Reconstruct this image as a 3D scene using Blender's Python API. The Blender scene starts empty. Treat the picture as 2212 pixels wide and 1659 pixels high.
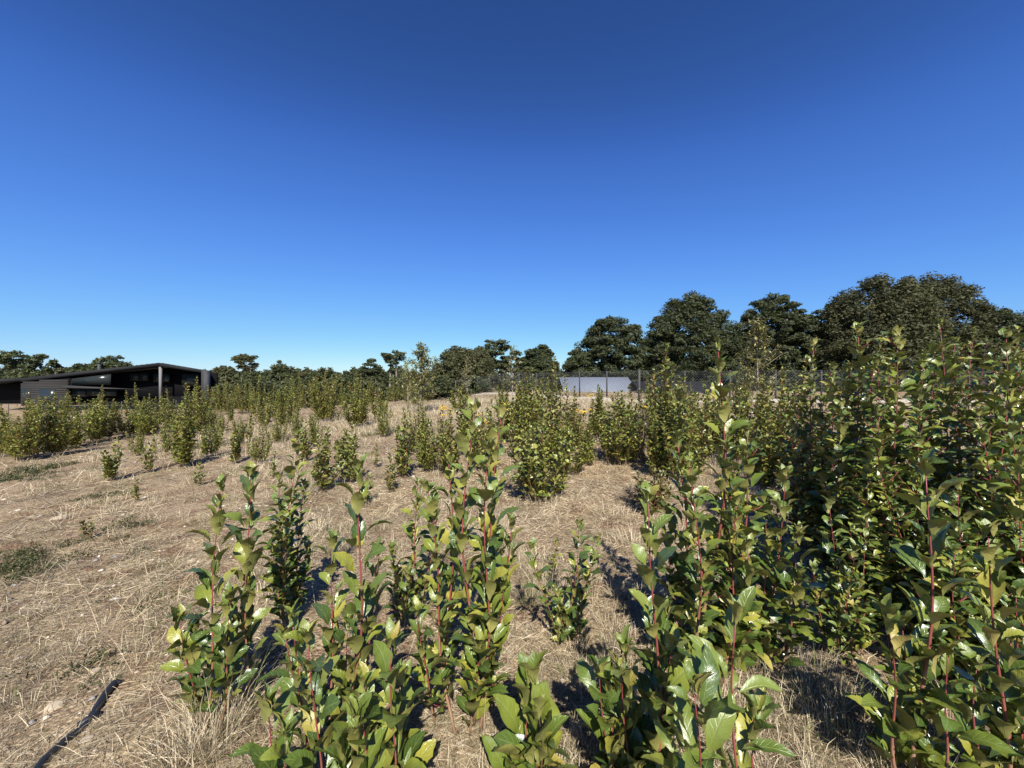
import bpy, math, random
import numpy as np
from mathutils import Vector, Matrix, noise as mnoise

rng = np.random.default_rng(11)
random.seed(11)
R = math.radians
SC = bpy.context.scene
COL = SC.collection

# ---------------------------------------------------------------- camera, sky, sun, exposure
IMW, IMH, FPX = 2212.0, 1659.0, 831.0        # photograph measured at this size
EYE = 1.5
PITCH = math.atan(11.5 / FPX)                # tilted slightly down
cam = bpy.data.cameras.new('camera')
cam_o = bpy.data.objects.new('camera', cam)
COL.objects.link(cam_o)
cam_o.location = (0, 0, EYE)
cam_o.rotation_euler = (R(90) - PITCH, 0, 0)
cam.sensor_fit = 'HORIZONTAL'
cam.sensor_width = 36.0
cam.lens = 36.0 * FPX / IMW
cam.clip_start = 0.05
cam.clip_end = 3000
SC.camera = cam_o

SUN_EL, SHADOW_AZ = 44.0, -7.0               # shadows fall away from the camera, a little to the left
world = bpy.data.worlds.new('World')
SC.world = world
world.use_nodes = True
wn = world.node_tree
wn.nodes.clear()
sky = wn.nodes.new('ShaderNodeTexSky')
sky.sky_type = 'NISHITA'
sky.sun_disc = False
sky.sun_elevation = R(SUN_EL)
sky.sun_rotation = R(180 + SHADOW_AZ)
sky.altitude = 300
sky.air_density = 1.0
sky.dust_density = 0.0
sky.ozone_density = 5.0
bg = wn.nodes.new('ShaderNodeBackground')
bg.inputs['Strength'].default_value = 0.0555
wo = wn.nodes.new('ShaderNodeOutputWorld')
# the phone's tone curve on the clear sky: deeper overhead, cleaner blue near the horizon
down = wn.nodes.new('ShaderNodeVectorMath')
down.operation = 'SCALE'
down.inputs['Scale'].default_value = 0.1
crv = wn.nodes.new('ShaderNodeRGBCurve')
for ch, pts in ((0, [(0, 0), (.059, .024), (.098, .062), (.201, .145), (.506, .366), (1, .75)]),
                (1, [(0, 0), (.112, .076), (.184, .186), (.361, .386), (.737, .716), (1, .95)]),
                (2, [(0, 0), (.234, .275), (.365, .62), (.628, .93), (.891, .99), (1, 1)])):
    c = crv.mapping.curves[ch]
    while len(c.points) < len(pts):
        c.points.new(.5, .5)
    for p, (a, b) in zip(c.points, pts):
        p.location = (a, b)
        p.handle_type = 'AUTO_CLAMPED'
crv.mapping.update()
upv = wn.nodes.new('ShaderNodeVectorMath')
upv.operation = 'SCALE'
upv.inputs['Scale'].default_value = 10.0
wn.links.new(sky.outputs[0], down.inputs[0])
wn.links.new(down.outputs[0], crv.inputs['Color'])
wn.links.new(crv.outputs[0], upv.inputs[0])
wn.links.new(upv.outputs[0], bg.inputs['Color'])
wn.links.new(bg.outputs[0], wo.inputs['Surface'])

sun = bpy.data.lights.new('sun', 'SUN')
sun.energy = 5.0
sun.angle = R(0.5)
sun.color = (1.0, 0.955, 0.88)
sun_o = bpy.data.objects.new('sun', sun)
COL.objects.link(sun_o)
sd = Vector((math.sin(R(SHADOW_AZ)) * math.cos(R(SUN_EL)), math.cos(R(SHADOW_AZ)) * math.cos(R(SUN_EL)), -math.sin(R(SUN_EL))))
sun_o.rotation_euler = sd.to_track_quat('-Z', 'Y').to_euler()
sun_o.location = (0, -20, 30)

SC.view_settings.view_transform = 'Standard'
SC.view_settings.look = 'None'
SC.view_settings.exposure = 0.85
SC.view_settings.gamma = 1.0
SC.view_settings.use_curve_mapping = False

# ---------------------------------------------------------------- pixel helpers (calibration of the photograph)
FW = Vector((0, math.cos(PITCH), -math.sin(PITCH)))
UP = Vector((0, math.sin(PITCH), math.cos(PITCH)))
RT = Vector((1, 0, 0))


def ray(px, py):
    return RT * ((px - IMW / 2) / FPX) + UP * ((IMH / 2 - py) / FPX) + FW


def at(px, py, d):
    """point seen at pixel (px, py) at depth d"""
    return Vector((0, 0, EYE)) + ray(px, py) * d


# ---------------------------------------------------------------- terrain
def terrain(x, y):
    x = np.asarray(x, float)
    y = np.asarray(y, float)
    l = np.maximum(0.0, -(x + 1.2))
    z = -2.5 * (1 - np.exp(-l * 0.05)) * np.clip(1.6 - np.hypot(x, y) / 250.0, 0, 1)
    z = z + 0.22 * np.exp(-((x + 4) / 5.0) ** 2 - ((y - 22) / 4.5) ** 2)
    fade = np.exp(-np.hypot(x, y) / 60.0)
    z = z + fade * (0.035 * np.sin(1.1 * x + 0.6 * y + 1) + 0.03 * np.sin(-0.7 * x + 1.7 * y + 2.1)
                    + 0.014 * np.sin(3.1 * x + 2.2 * y) + 0.012 * np.sin(-4.3 * x + 3.7 * y + .7)
                    + 0.009 * np.sin(15.3 * x + 3.1 * y) * np.sin(2.7 * x - 13.9 * y) + 0.008 * np.sin(9.1 * x - 5.2 * y) + 0.006 * np.sin(7.3 * x + 11.7 * y + 2))
    return z


def tz(x, y):
    return float(terrain(x, y))


def ground_at(px, py):
    r = ray(px, py)
    t, step = 0.3, 0.02
    p = Vector((0, 0, EYE))
    while t < 200:
        q = p + r * t
        if q.z <= tz(q.x, q.y):
            return q, t
        t += max(0.01, t * 0.004)
    return p + r * 200, 200


# ---------------------------------------------------------------- mesh helpers
def tri_mesh(name, V, T, mats, attrs=None, smooth=True, mat_idx=None):
    V = np.ascontiguousarray(V, dtype=np.float32)
    T = np.ascontiguousarray(T, dtype=np.int32)
    me = bpy.data.meshes.new(name)
    me.vertices.add(len(V))
    me.vertices.foreach_set('co', V.ravel())
    me.loops.add(T.size)
    me.loops.foreach_set('vertex_index', T.ravel())
    me.polygons.add(len(T))
    me.polygons.foreach_set('loop_start', np.arange(0, T.size, 3, dtype=np.int32))
    me.polygons.foreach_set('loop_total', np.full(len(T), 3, dtype=np.int32))
    if mat_idx is not None:
        me.polygons.foreach_set('material_index', np.ascontiguousarray(mat_idx, dtype=np.int32))
    for m in (mats if isinstance(mats, (list, tuple)) else [mats]):
        me.materials.append(m)
    for k, (typ, arr) in (attrs or {}).items():
        a = me.attributes.new(k, typ, 'POINT')
        arr = np.ascontiguousarray(arr, dtype=np.float32)
        a.data.foreach_set('color' if typ == 'FLOAT_COLOR' else 'vector' if typ == 'FLOAT_VECTOR' else 'value', arr.ravel())
    me.update(calc_edges=True)
    if smooth:
        me.polygons.foreach_set('use_smooth', np.ones(len(T), dtype=bool))
    return me


def link(name, data, parent=None, **props):
    o = bpy.data.objects.new(name, data)
    COL.objects.link(o)
    if parent is not None:
        o.parent = parent
    for k, v in props.items():
        o[k] = v
    return o


def thing(name, label, cat, loc, group=None, rz=0.0):
    o = bpy.data.objects.new(name, None)
    COL.objects.link(o)
    o.empty_display_size = 0.1
    o.location = loc
    o.rotation_euler = (0, 0, rz)
    o['label'] = label
    o['category'] = cat
    if group:
        o['group'] = group
    return o


class MB:
    """collects boxes, tubes and polygons for one mesh"""
    def __init__(s):
        s.v, s.f, s.a = [], [], []

    def add(s, vs, fs, av=None):
        o = len(s.v)
        s.v += [tuple(v) for v in vs]
        s.a += (av if av is not None else [(0, 0, 0)] * len(vs))
        for f in fs:
            if len(f) == 4:
                s.f += [(f[0] + o, f[1] + o, f[2] + o), (f[0] + o, f[2] + o, f[3] + o)]
            else:
                for k in range(1, len(f) - 1):
                    s.f.append((f[0] + o, f[k] + o, f[k + 1] + o))

    def box(s, x0, x1, y0, y1, z0, z1):
        s.add([(x0, y0, z0), (x1, y0, z0), (x1, y1, z0), (x0, y1, z0), (x0, y0, z1), (x1, y0, z1), (x1, y1, z1), (x0, y1, z1)],
              [(0, 3, 2, 1), (4, 5, 6, 7), (0, 1, 5, 4), (1, 2, 6, 5), (2, 3, 7, 6), (3, 0, 4, 7)])

    def prism(s, poly, ext):
        """poly: list of points (front face); ext: extrusion vector"""
        n = len(poly)
        a = [Vector(p) for p in poly]
        b = [p + Vector(ext) for p in a]
        s.add(a + b, [tuple(range(n)), tuple(range(2 * n - 1, n - 1, -1))] + [((i + 1) % n, i, n + i, n + (i + 1) % n) for i in range(n)])

    def tube(s, pts, rad, n=6, frac=None):
        pts = [Vector(p) for p in pts]
        vs, av = [], []
        ref = Vector((0.31, 0.77, 0.11)).normalized()
        for i, p in enumerate(pts):
            d = (pts[min(i + 1, len(pts) - 1)] - pts[max(i - 1, 0)]).normalized()
            u = d.cross(ref).normalized()
            w = d.cross(u)
            r = rad[i] if hasattr(rad, '__len__') else rad
            for k in range(n):
                t = 2 * math.pi * k / n
                vs.append(p + u * (math.cos(t) * r) + w * (math.sin(t) * r))
                av.append((0, frac[i] if frac is not None else i / max(1, len(pts) - 1), 0))
        fs = []
        for i in range(len(pts) - 1):
            for k in range(n):
                k2 = (k + 1) % n
                fs.append((i * n + k, (i + 1) * n + k, (i + 1) * n + k2, i * n + k2))
        fs.append(tuple(range(n)))
        fs.append(tuple(range(len(pts) * n - 1, (len(pts) - 1) * n - 1, -1)))
        s.add(vs, fs, av)

    def mesh(s, name, mat, smooth=False):
        return tri_mesh(name, np.array(s.v), np.array(s.f), mat, {'luv': ('FLOAT_VECTOR', np.array(s.a))}, smooth)

    def build(s, name, mat, parent=None, smooth=False, **props):
        return link(name, s.mesh(name, mat, smooth), parent, **props)


# ---------------------------------------------------------------- materials
def new_mat(name):
    m = bpy.data.materials.new(name)
    m.use_nodes = True
    t = m.node_tree
    t.nodes.clear()
    out = t.nodes.new('ShaderNodeOutputMaterial')
    return m, t, out


def N(t, typ, **kw):
    n = t.nodes.new(typ)
    for k, v in kw.items():
        setattr(n, k, v)
    return n


def math_n(t, op, a, b=None, c=None, clamp=False):
    n = t.nodes.new('ShaderNodeMath')
    n.operation = op
    n.use_clamp = clamp
    for i, v in enumerate((a, b, c)):
        if v is None:
            continue
        if isinstance(v, (int, float)):
            n.inputs[i].default_value = v
        else:
            t.links.new(v, n.inputs[i])
    return n.outputs[0]


def ramp(t, fac, stops):
    n = t.nodes.new('ShaderNodeValToRGB')
    e = n.color_ramp.elements
    while len(e) < len(stops):
        e.new(0.5)
    for i, (p, c) in enumerate(stops):
        e[i].position = p
        e[i].color = (*c, 1)
    if fac is not None:
        t.links.new(fac, n.inputs[0])
    return n.outputs[0]


def mixc(t, fac, a, b):
    n = t.nodes.new('ShaderNodeMix')
    n.data_type = 'RGBA'
    for sock, v in ((n.inputs[0], fac), (n.inputs[6], a), (n.inputs[7], b)):
        if isinstance(v, (int, float)):
            sock.default_value = v
        elif isinstance(v, tuple):
            sock.default_value = (*v, 1)
        else:
            t.links.new(v, sock)
    return n.outputs[2]


def smooth(t, x, lo, hi, o0=0.0, o1=1.0):
    n = t.nodes.new('ShaderNodeMapRange')
    n.interpolation_type = 'SMOOTHSTEP'
    t.links.new(x, n.inputs[0])
    n.inputs[1].default_value = lo
    n.inputs[2].default_value = hi
    n.inputs[3].default_value = o0
    n.inputs[4].default_value = o1
    return n.outputs[0]


def noise_tex(t, scale, detail=4, rough=0.6, coord=None, dist=0.0):
    n = t.nodes.new('ShaderNodeTexNoise')
    n.inputs['Scale'].default_value = scale
    n.inputs['Detail'].default_value = detail
    n.inputs['Roughness'].default_value = rough
    n.inputs['Distortion'].default_value = dist
    if coord is not None:
        t.links.new(coord, n.inputs['Vector'])
    return n.outputs['Fac']


def leaf_mat(name, front, back, trans, rough=0.28, vein=0.5, blotch=True):
    m, t, out = new_mat(name)
    at_ = N(t, 'ShaderNodeAttribute', attribute_name='luv')
    sep = N(t, 'ShaderNodeSeparateXYZ')
    t.links.new(at_.outputs['Vector'], sep.inputs[0])
    u, v, tint = sep.outputs
    oi = N(t, 'ShaderNodeObjectInfo')
    rnd = math_n(t, 'FRACT', math_n(t, 'ADD', tint, oi.outputs['Random']))
    au = math_n(t, 'ABSOLUTE', u)
    midrib = smooth(t, au, 0.03, 0.11, 1, 0)
    sv = math_n(t, 'FRACT', math_n(t, 'MULTIPLY', math_n(t, 'SUBTRACT', v, math_n(t, 'MULTIPLY', au, 0.22)), 8.0))
    side = math_n(t, 'MULTIPLY', smooth(t, math_n(t, 'ABSOLUTE', math_n(t, 'SUBTRACT', sv, 0.5)), 0.05, 0.16, 1, 0), smooth(t, au, 0.55, 0.95, 0.6, 0.0))
    veins = math_n(t, 'MAXIMUM', midrib, side)
    fc = ramp(t, rnd, front)
    bc = ramp(t, rnd, back)
    tc = N(t, 'ShaderNodeTexCoord')
    nz = noise_tex(t, 28.0, 3, 0.6, tc.outputs['Object'])
    if blotch:
        fc = mixc(t, smooth(t, nz, 0.45, 0.75, 0, 0.35), fc, (0.13, 0.15, 0.035))
    fc = mixc(t, math_n(t, 'MULTIPLY', veins, vein), fc, (0.17, 0.20, 0.06))
    bc = mixc(t, math_n(t, 'MULTIPLY', veins, vein * 0.8), bc, (0.26, 0.23, 0.08))
    oc = N(t, 'ShaderNodeVectorMath', operation='ADD')
    t.links.new(tc.outputs['Object'], oc.inputs[0])
    t.links.new(oi.outputs['Location'], oc.inputs[1])
    nb = noise_tex(t, 9.0, 3, 0.6, oc.outputs[0])
    brown = math_n(t, 'MULTIPLY', smooth(t, math_n(t, 'ADD', nb, math_n(t, 'MULTIPLY', au, 0.16)), 0.765, 0.83), 0.75)
    fc = mixc(t, brown, fc, (0.16, 0.075, 0.025))
    bc = mixc(t, brown, bc, (0.18, 0.09, 0.035))
    geo = N(t, 'ShaderNodeNewGeometry')
    col = mixc(t, geo.outputs['Backfacing'], fc, bc)
    b = N(t, 'ShaderNodeBsdfPrincipled')
    t.links.new(col, b.inputs['Base Color'])
    t.links.new(math_n(t, 'ADD', math_n(t, 'MULTIPLY', geo.outputs['Backfacing'], 0.25), math_n(t, 'ADD', math_n(t, 'MULTIPLY', nz, 0.15), rough - 0.07)), b.inputs['Roughness'])
    b.inputs['Specular IOR Level'].default_value = 0.7
    bump = N(t, 'ShaderNodeBump')
    bump.inputs['Strength'].default_value = 0.5
    bump.inputs['Distance'].default_value = 0.002
    hn = noise_tex(t, 60.0, 2, 0.5, tc.outputs['Object'])
    t.links.new(math_n(t, 'SUBTRACT', math_n(t, 'MULTIPLY', hn, 0.5), math_n(t, 'MULTIPLY', veins, 0.8)), bump.inputs['Height'])
    t.links.new(bump.outputs[0], b.inputs['Normal'])
    tr = N(t, 'ShaderNodeBsdfTranslucent')
    tr.inputs['Color'].default_value = (*trans, 1)
    mx = N(t, 'ShaderNodeMixShader')
    mx.inputs[0].default_value = 0.10
    t.links.new(b.outputs[0], mx.inputs[1])
    t.links.new(tr.outputs[0], mx.inputs[2])
    t.links.new(mx.outputs[0], out.inputs['Surface'])
    return m


M = {}
M['leaf'] = leaf_mat('leaf_green', [(0, (0.034, 0.066, 0.013)), (0.4, (0.075, 0.118, 0.018)), (0.8, (0.185, 0.210, 0.028)), (1.0, (0.30, 0.27, 0.042))],
                     [(0, (0.125, 0.13, 0.030)), (0.6, (0.19, 0.182, 0.042)), (1, (0.27, 0.245, 0.06))], (0.16, 0.22, 0.03))
M['leaf_young'] = leaf_mat('leaf_young', [(0, (0.080, 0.125, 0.018)), (0.7, (0.140, 0.180, 0.026)), (1, (0.23, 0.23, 0.036))],
                           [(0, (0.14, 0.15, 0.030)), (1, (0.23, 0.215, 0.048))], (0.28, 0.32, 0.05), rough=0.36)
M['leaf_yellow'] = leaf_mat('leaf_yellow', [(0, (0.26, 0.20, 0.035)), (1, (0.34, 0.29, 0.06))], [(0, (0.30, 0.24, 0.06)), (1, (0.36, 0.30, 0.08))], (0.4, 0.32, 0.05), rough=0.45)
M['leaf_olive'] = leaf_mat('leaf_olive', [(0, (0.072, 0.078, 0.020)), (0.6, (0.13, 0.122, 0.030)), (1, (0.22, 0.185, 0.045))],
                           [(0, (0.11, 0.105, 0.032)), (1, (0.20, 0.17, 0.055))], (0.2, 0.18, 0.04), rough=0.42)
M['leaf_mid'] = leaf_mat('leaf_midgreen', [(0, (0.060, 0.092, 0.015)), (0.45, (0.132, 0.163, 0.024)), (0.8, (0.24, 0.245, 0.040)), (0.97, (0.26, 0.23, 0.05)), (1.0, (0.33, 0.25, 0.06))],
                         [(0, (0.13, 0.13, 0.036)), (0.6, (0.20, 0.185, 0.05)), (1, (0.28, 0.25, 0.065))], (0.16, 0.20, 0.035), rough=0.36)


def stem_mat():
    m, t, out = new_mat('stem_bark')
    a = N(t, 'ShaderNodeAttribute', attribute_name='luv')
    sep = N(t, 'ShaderNodeSeparateXYZ')
    t.links.new(a.outputs['Vector'], sep.inputs[0])
    tc = N(t, 'ShaderNodeTexCoord')
    nz = noise_tex(t, 14, 4, 0.6, tc.outputs['Object'])
    f = math_n(t, 'ADD', sep.outputs[1], math_n(t, 'MULTIPLY', math_n(t, 'SUBTRACT', nz, 0.5), 0.5))
    col = ramp(t, f, [(0.0, (0.27, 0.18, 0.11)), (0.25, (0.28, 0.14, 0.085)), (0.5, (0.23, 0.060, 0.045)), (1.0, (0.20, 0.026, 0.036))])
    fine = noise_tex(t, 160, 3, 0.6, tc.outputs['Object'])
    col = mixc(t, smooth(t, fine, 0.5, 0.75, 0, 0.4), col, (0.10, 0.055, 0.035))
    b = N(t, 'ShaderNodeBsdfPrincipled')
    t.links.new(col, b.inputs['Base Color'])
    b.inputs['Roughness'].default_value = 0.5
    bp = N(t, 'ShaderNodeBump')
    bp.inputs['Strength'].default_value = 0.4
    bp.inputs['Distance'].default_value = 0.002
    t.links.new(fine, bp.inputs['Height'])
    t.links.new(bp.outputs[0], b.inputs['Normal'])
    t.links.new(b.outputs[0], out.inputs['Surface'])
    return m


M['stem'] = stem_mat()


def plain(name, col, rough=0.6, metal=0.0, var=0.15, scale=6.0, spec=0.5, bump=0.0, stretch=None):
    m, t, out = new_mat(name)
    tc = N(t, 'ShaderNodeTexCoord')
    crd = tc.outputs['Object']
    if stretch:
        mp = N(t, 'ShaderNodeMapping')
        mp.inputs['Scale'].default_value = stretch
        t.links.new(crd, mp.inputs[0])
        crd = mp.outputs[0]
    nz = noise_tex(t, scale, 5, 0.65, crd)
    oi = N(t, 'ShaderNodeObjectInfo')
    k = math_n(t, 'ADD', math_n(t, 'MULTIPLY', math_n(t, 'SUBTRACT', nz, 0.5), 2 * var), math_n(t, 'MULTIPLY', math_n(t, 'SUBTRACT', oi.outputs['Random'], 0.5), var))
    c = mixc(t, math_n(t, 'ADD', k, 0.5, clamp=True), tuple(x * 0.55 for x in col), tuple(min(1, x * 1.45) for x in col))
    b = N(t, 'ShaderNodeBsdfPrincipled')
    t.links.new(c, b.inputs['Base Color'])
    b.inputs['Roughness'].default_value = rough
    b.inputs['Metallic'].default_value = metal
    b.inputs['Specular IOR Level'].default_value = spec
    if bump:
        bp = N(t, 'ShaderNodeBump')
        bp.inputs['Strength'].default_value = 0.6
        bp.inputs['Distance'].default_value = bump
        t.links.new(nz, bp.inputs['Height'])
        t.links.new(bp.outputs[0], b.inputs['Normal'])
    t.links.new(b.outputs[0], out.inputs['Surface'])
    return m


def glass_mat(name, col=(0.02, 0.025, 0.025)):
    m, t, out = new_mat(name)
    b = N(t, 'ShaderNodeBsdfPrincipled')
    b.inputs['Base Color'].default_value = (*col, 1)
    b.inputs['Roughness'].default_value = 0.2
    b.inputs['Specular IOR Level'].default_value = 0.22
    t.links.new(b.outputs[0], out.inputs['Surface'])
    return m


def crown_mat(name, stops, trans=(0.05, 0.06, 0.02)):
    m, t, out = new_mat(name)
    a = N(t, 'ShaderNodeAttribute', attribute_name='luv')
    sep = N(t, 'ShaderNodeSeparateXYZ')
    t.links.new(a.outputs['Vector'], sep.inputs[0])
    col = ramp(t, sep.outputs[2], stops)
    b = N(t, 'ShaderNodeBsdfPrincipled')
    t.links.new(col, b.inputs['Base Color'])
    b.inputs['Roughness'].default_value = 0.6
    b.inputs['Specular IOR Level'].default_value = 0.25
    tr = N(t, 'ShaderNodeBsdfTranslucent')
    tr.inputs['Color'].default_value = (*trans, 1)
    mx = N(t, 'ShaderNodeMixShader')
    mx.inputs[0].default_value = 0.2
    t.links.new(b.outputs[0], mx.inputs[1])
    t.links.new(tr.outputs[0], mx.inputs[2])
    t.links.new(mx.outputs[0], out.inputs['Surface'])
    return m


M['crown_dark'] = crown_mat('crown_dark', [(0, (0.030, 0.038, 0.015)), (0.5, (0.046, 0.055, 0.021)), (1, (0.070, 0.078, 0.030))])
M['crown_brown'] = crown_mat('crown_brown', [(0, (0.040, 0.043, 0.017)), (0.5, (0.062, 0.063, 0.025)), (1, (0.095, 0.092, 0.037))])
M['crown_green'] = crown_mat('crown_green', [(0, (0.036, 0.046, 0.018)), (0.5, (0.062, 0.074, 0.027)), (1, (0.10, 0.112, 0.042))])
M['bark'] = plain('grey_bark', (0.16, 0.14, 0.12), 0.85, scale=5, bump=0.02)
M['bark_pale'] = plain('pale_bark', (0.30, 0.25, 0.19), 0.85, scale=8, bump=0.005)


def vcol_mat(name, trans=0.2, rough=0.75):
    m, t, out = new_mat(name)
    a = N(t, 'ShaderNodeAttribute', attribute_name='gcol')
    b = N(t, 'ShaderNodeBsdfPrincipled')
    t.links.new(a.outputs['Color'], b.inputs['Base Color'])
    b.inputs['Roughness'].default_value = rough
    b.inputs['Specular IOR Level'].default_value = 0.25
    tr = N(t, 'ShaderNodeBsdfTranslucent')
    t.links.new(a.outputs['Color'], tr.inputs['Color'])
    mx = N(t, 'ShaderNodeMixShader')
    mx.inputs[0].default_value = trans
    t.links.new(b.outputs[0], mx.inputs[1])
    t.links.new(tr.outputs[0], mx.inputs[2])
    t.links.new(mx.outputs[0], out.inputs['Surface'])
    return m


M['blade'] = vcol_mat('grass_blade')
M['pebble'] = vcol_mat('pebble', 0.0, 0.85)


def ground_mat():
    m, t, out = new_mat('dry_ground')
    geo = N(t, 'ShaderNodeNewGeometry')
    pos = geo.outputs['Position']
    big = noise_tex(t, 0.55, 4, 0.6, pos)
    mid = noise_tex(t, 3.2, 5, 0.65, pos)
    fine = noise_tex(t, 38, 5, 0.7, pos, 0.6)
    vor = N(t, 'ShaderNodeTexVoronoi')
    vor.inputs['Scale'].default_value = 46
    t.links.new(pos, vor.inputs['Vector'])
    straw = ramp(t, fine, [(0.32, (0.095, 0.064, 0.034)), (0.5, (0.31, 0.23, 0.13)), (0.66, (0.60, 0.48, 0.31))])
    soil = ramp(t, fine, [(0.32, (0.065, 0.036, 0.020)), (0.52, (0.18, 0.105, 0.060)), (0.70, (0.40, 0.28, 0.18))])
    col = mixc(t, smooth(t, mid, 0.46, 0.60, 0, 0.9), straw, soil)
    green = ramp(t, fine, [(0.3, (0.05, 0.06, 0.02)), (0.7, (0.16, 0.16, 0.055))])
    col = mixc(t, smooth(t, big, 0.56, 0.72, 0, 0.55), col, green)
    chips = ramp(t, vor.outputs['Distance'], [(0.0, (0.60, 0.48, 0.33)), (0.35, (0.40, 0.295, 0.185)), (0.75, (0.13, 0.08, 0.048))])
    chipn = noise_tex(t, 0.9, 3, 0.5, pos)
    col = mixc(t, smooth(t, chipn, 0.42, 0.62, 0, 0.7), col, chips)
    b = N(t, 'ShaderNodeBsdfPrincipled')
    t.links.new(col, b.inputs['Base Color'])
    b.inputs['Roughness'].default_value = 0.95
    b.inputs['Specular IOR Level'].default_value = 0.15
    bp = N(t, 'ShaderNodeBump')
    bp.inputs['Strength'].default_value = 0.9
    bp.inputs['Distance'].default_value = 0.03
    t.links.new(math_n(t, 'ADD', fine, math_n(t, 'MULTIPLY', vor.outputs['Distance'], -0.5)), bp.inputs['Height'])
    t.links.new(bp.outputs[0], b.inputs['Normal'])
    t.links.new(b.outputs[0], out.inputs['Surface'])
    return m


M['ground'] = ground_mat()
M['gravel'] = plain('pale_gravel', (0.36, 0.32, 0.25), 0.95, scale=9, var=0.35, spec=0.2)
M['metal_dark'] = plain('charcoal_metal', (0.010, 0.0105, 0.012), 0.8, spec=.3, var=0.08, scale=3)
M['metal_grey'] = plain('grey_steel_cladding', (0.032, 0.033, 0.036), 0.7, var=0.08, scale=3)
M['black_wall'] = plain('black_wall', (0.004, 0.004, 0.005), 0.9, spec=.12, var=0.1, scale=4)
M['wood_grey'] = plain('weathered_boards', (0.026, 0.024, 0.022), 0.9, var=0.3, scale=4, stretch=(0.6, 3, 8))
M['wood_pale'] = plain('pale_post', (0.16, 0.155, 0.15), 0.75, var=0.2, scale=4)
M['glass'] = glass_mat('dark_glass')
M['roof_steel'] = plain('pale_steel_roof', (0.15, 0.168, 0.20), 0.65, var=0.06, scale=2)
M['roof_dark'] = plain('dark_steel_roof', (0.014, 0.015, 0.018), 0.9, var=0.1, scale=2, spec=.2)
M['post_dark'] = plain('dark_fence_post', (0.05, 0.047, 0.043), 0.8, var=0.25, scale=7)
M['wire'] = plain('galvanised_wire', (0.065, 0.068, 0.072), 0.7, metal=0.0, var=0.1)
M['hose'] = plain('black_poly_hose', (0.014, 0.014, 0.015), 0.5, var=0.3, scale=20)
M['stone'] = plain('pale_stone', (0.34, 0.275, 0.19), 0.9, var=0.25, scale=16, bump=0.004)
M['stone_grey'] = plain('grey_stone', (0.24, 0.235, 0.23), 0.9, var=0.25, scale=16, bump=0.004)
M['stone_clay'] = plain('clay_stone', (0.45, 0.22, 0.13), 0.9, var=0.2, scale=16, bump=0.004)
M['flower'] = plain('yellow_petal', (0.62, 0.40, 0.03), 0.6, var=0.2, scale=40)
M['twig_dead'] = plain('dead_grey_twig', (0.22, 0.165, 0.12), 0.9, var=0.25, scale=20)

# ================================================================ GROUND
def axis(a, b, fine, grow):
    out, x, s = [0.0], 0.0, fine
    while x < b:
        x += s
        s = max(fine, x * grow)
        out.append(x)
    return out


xa = axis(0, 900, 0.08, 0.05)
xs = np.array([-v for v in reversed(xa[1:])] + xa)
ya = axis(0, 900, 0.08, 0.035)
ys = np.array([-30, -15, -6, -3, -1.5, -0.8, -0.4, -0.2] + ya)
GX, GY = np.meshgrid(xs, ys)
GZ = terrain(GX, GY)
nx, ny = len(xs), len(ys)
idx = np.arange(nx * ny).reshape(ny, nx)
q = np.stack([idx[:-1, :-1], idx[:-1, 1:], idx[1:, 1:], idx[1:, :-1]], -1).reshape(-1, 4)
T = np.concatenate([q[:, [0, 1, 2]], q[:, [0, 2, 3]]])
link('ground', tri_mesh('ground', np.stack([GX.ravel(), GY.ravel(), GZ.ravel()], -1), T, M['ground']), kind='structure')

# ================================================================ HOUSE (left) - dark low house, facade in the plane y = HY
HY = 45.0


def hp(px, py, dy=0.0):
    p = at(px, py, 1.0)
    d = (HY + dy) / ray(px, py).y
    return Vector((0, 0, EYE)) + ray(px, py) * d


def hquad(mb, pts, dy, depth):
    """polygon given in photograph pixels on the plane y = HY+dy, extruded back by depth"""
    P = [hp(x, y, 0.0) for x, y in pts]
    P = [Vector((p.x, HY + dy, p.z)) for p in P]
    mb.prism(P, (0, depth, 0))


house = thing('house', 'low black house with a long shallow gable roof behind the wire fence', 'house', (hp(240, 870).x, HY, tz(hp(240, 870).x, HY)))
HO = Vector(house.location)


def hpart(name, mb, mat, parent=None, **kw):
    par = parent or house
    off = HO if parent is None else HO
    mb.v = [tuple(Vector(v) - off) for v in mb.v]
    o = mb.build(name, mat, par, **kw)
    return o


rp = [(-60, 822), (44, 817), (344.5, 783.5), (449, 801)]
th = 7.0
mb = MB()
# roof: three sloped slabs with a sheared rear so that the right verge follows the covered terrace
prev = None
DEP = 6.5
for (a, b) in zip(rp[:-1], rp[1:]):
    A, B = hp(*a), hp(*b)
    tv = Vector((0, 0, th * HY / FPX))
    Ab, Bb = A + Vector((-4.5, DEP, 0)), B + Vector((-4.7, DEP, 0))
    Av, Bv = A - tv, B - tv
    Abv, Bbv = Ab - tv, Bb - tv
    mb.add([A, B, Bb, Ab, Av, Bv, Bbv, Abv], [(0, 3, 2, 1)[::-1], (4, 5, 6, 7)[::-1], (0, 4, 5, 1), (1, 5, 6, 2), (2, 6, 7, 3), (3, 7, 4, 0)])
roof = hpart('roof', mb, M['metal_dark'])
mb = MB()
for (a, b) in zip(rp[:-1], rp[1:]):   # standing seams across the roof
    A, B = hp(*a), hp(*b)
    n = int((B - A).length / 0.6)
    for i in range(n):
        p = A.lerp(B, (i + 0.5) / n) + Vector((0, 0, 0.002))
        qv = p + Vector((-4.5, DEP, 0))
        w = (B - A).normalized() * 0.02
        u = Vector((0, 0, 0.035))
        mb.add([p - w, p + w, qv + w, qv - w, p - w + u, p + w + u, qv + w + u, qv - w + u], [(4, 5, 6, 7), (0, 1, 5, 4), (1, 2, 6, 5), (3, 0, 4, 7)])
hpart('roof_seam', mb, M['metal_dark'], roof)
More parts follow.
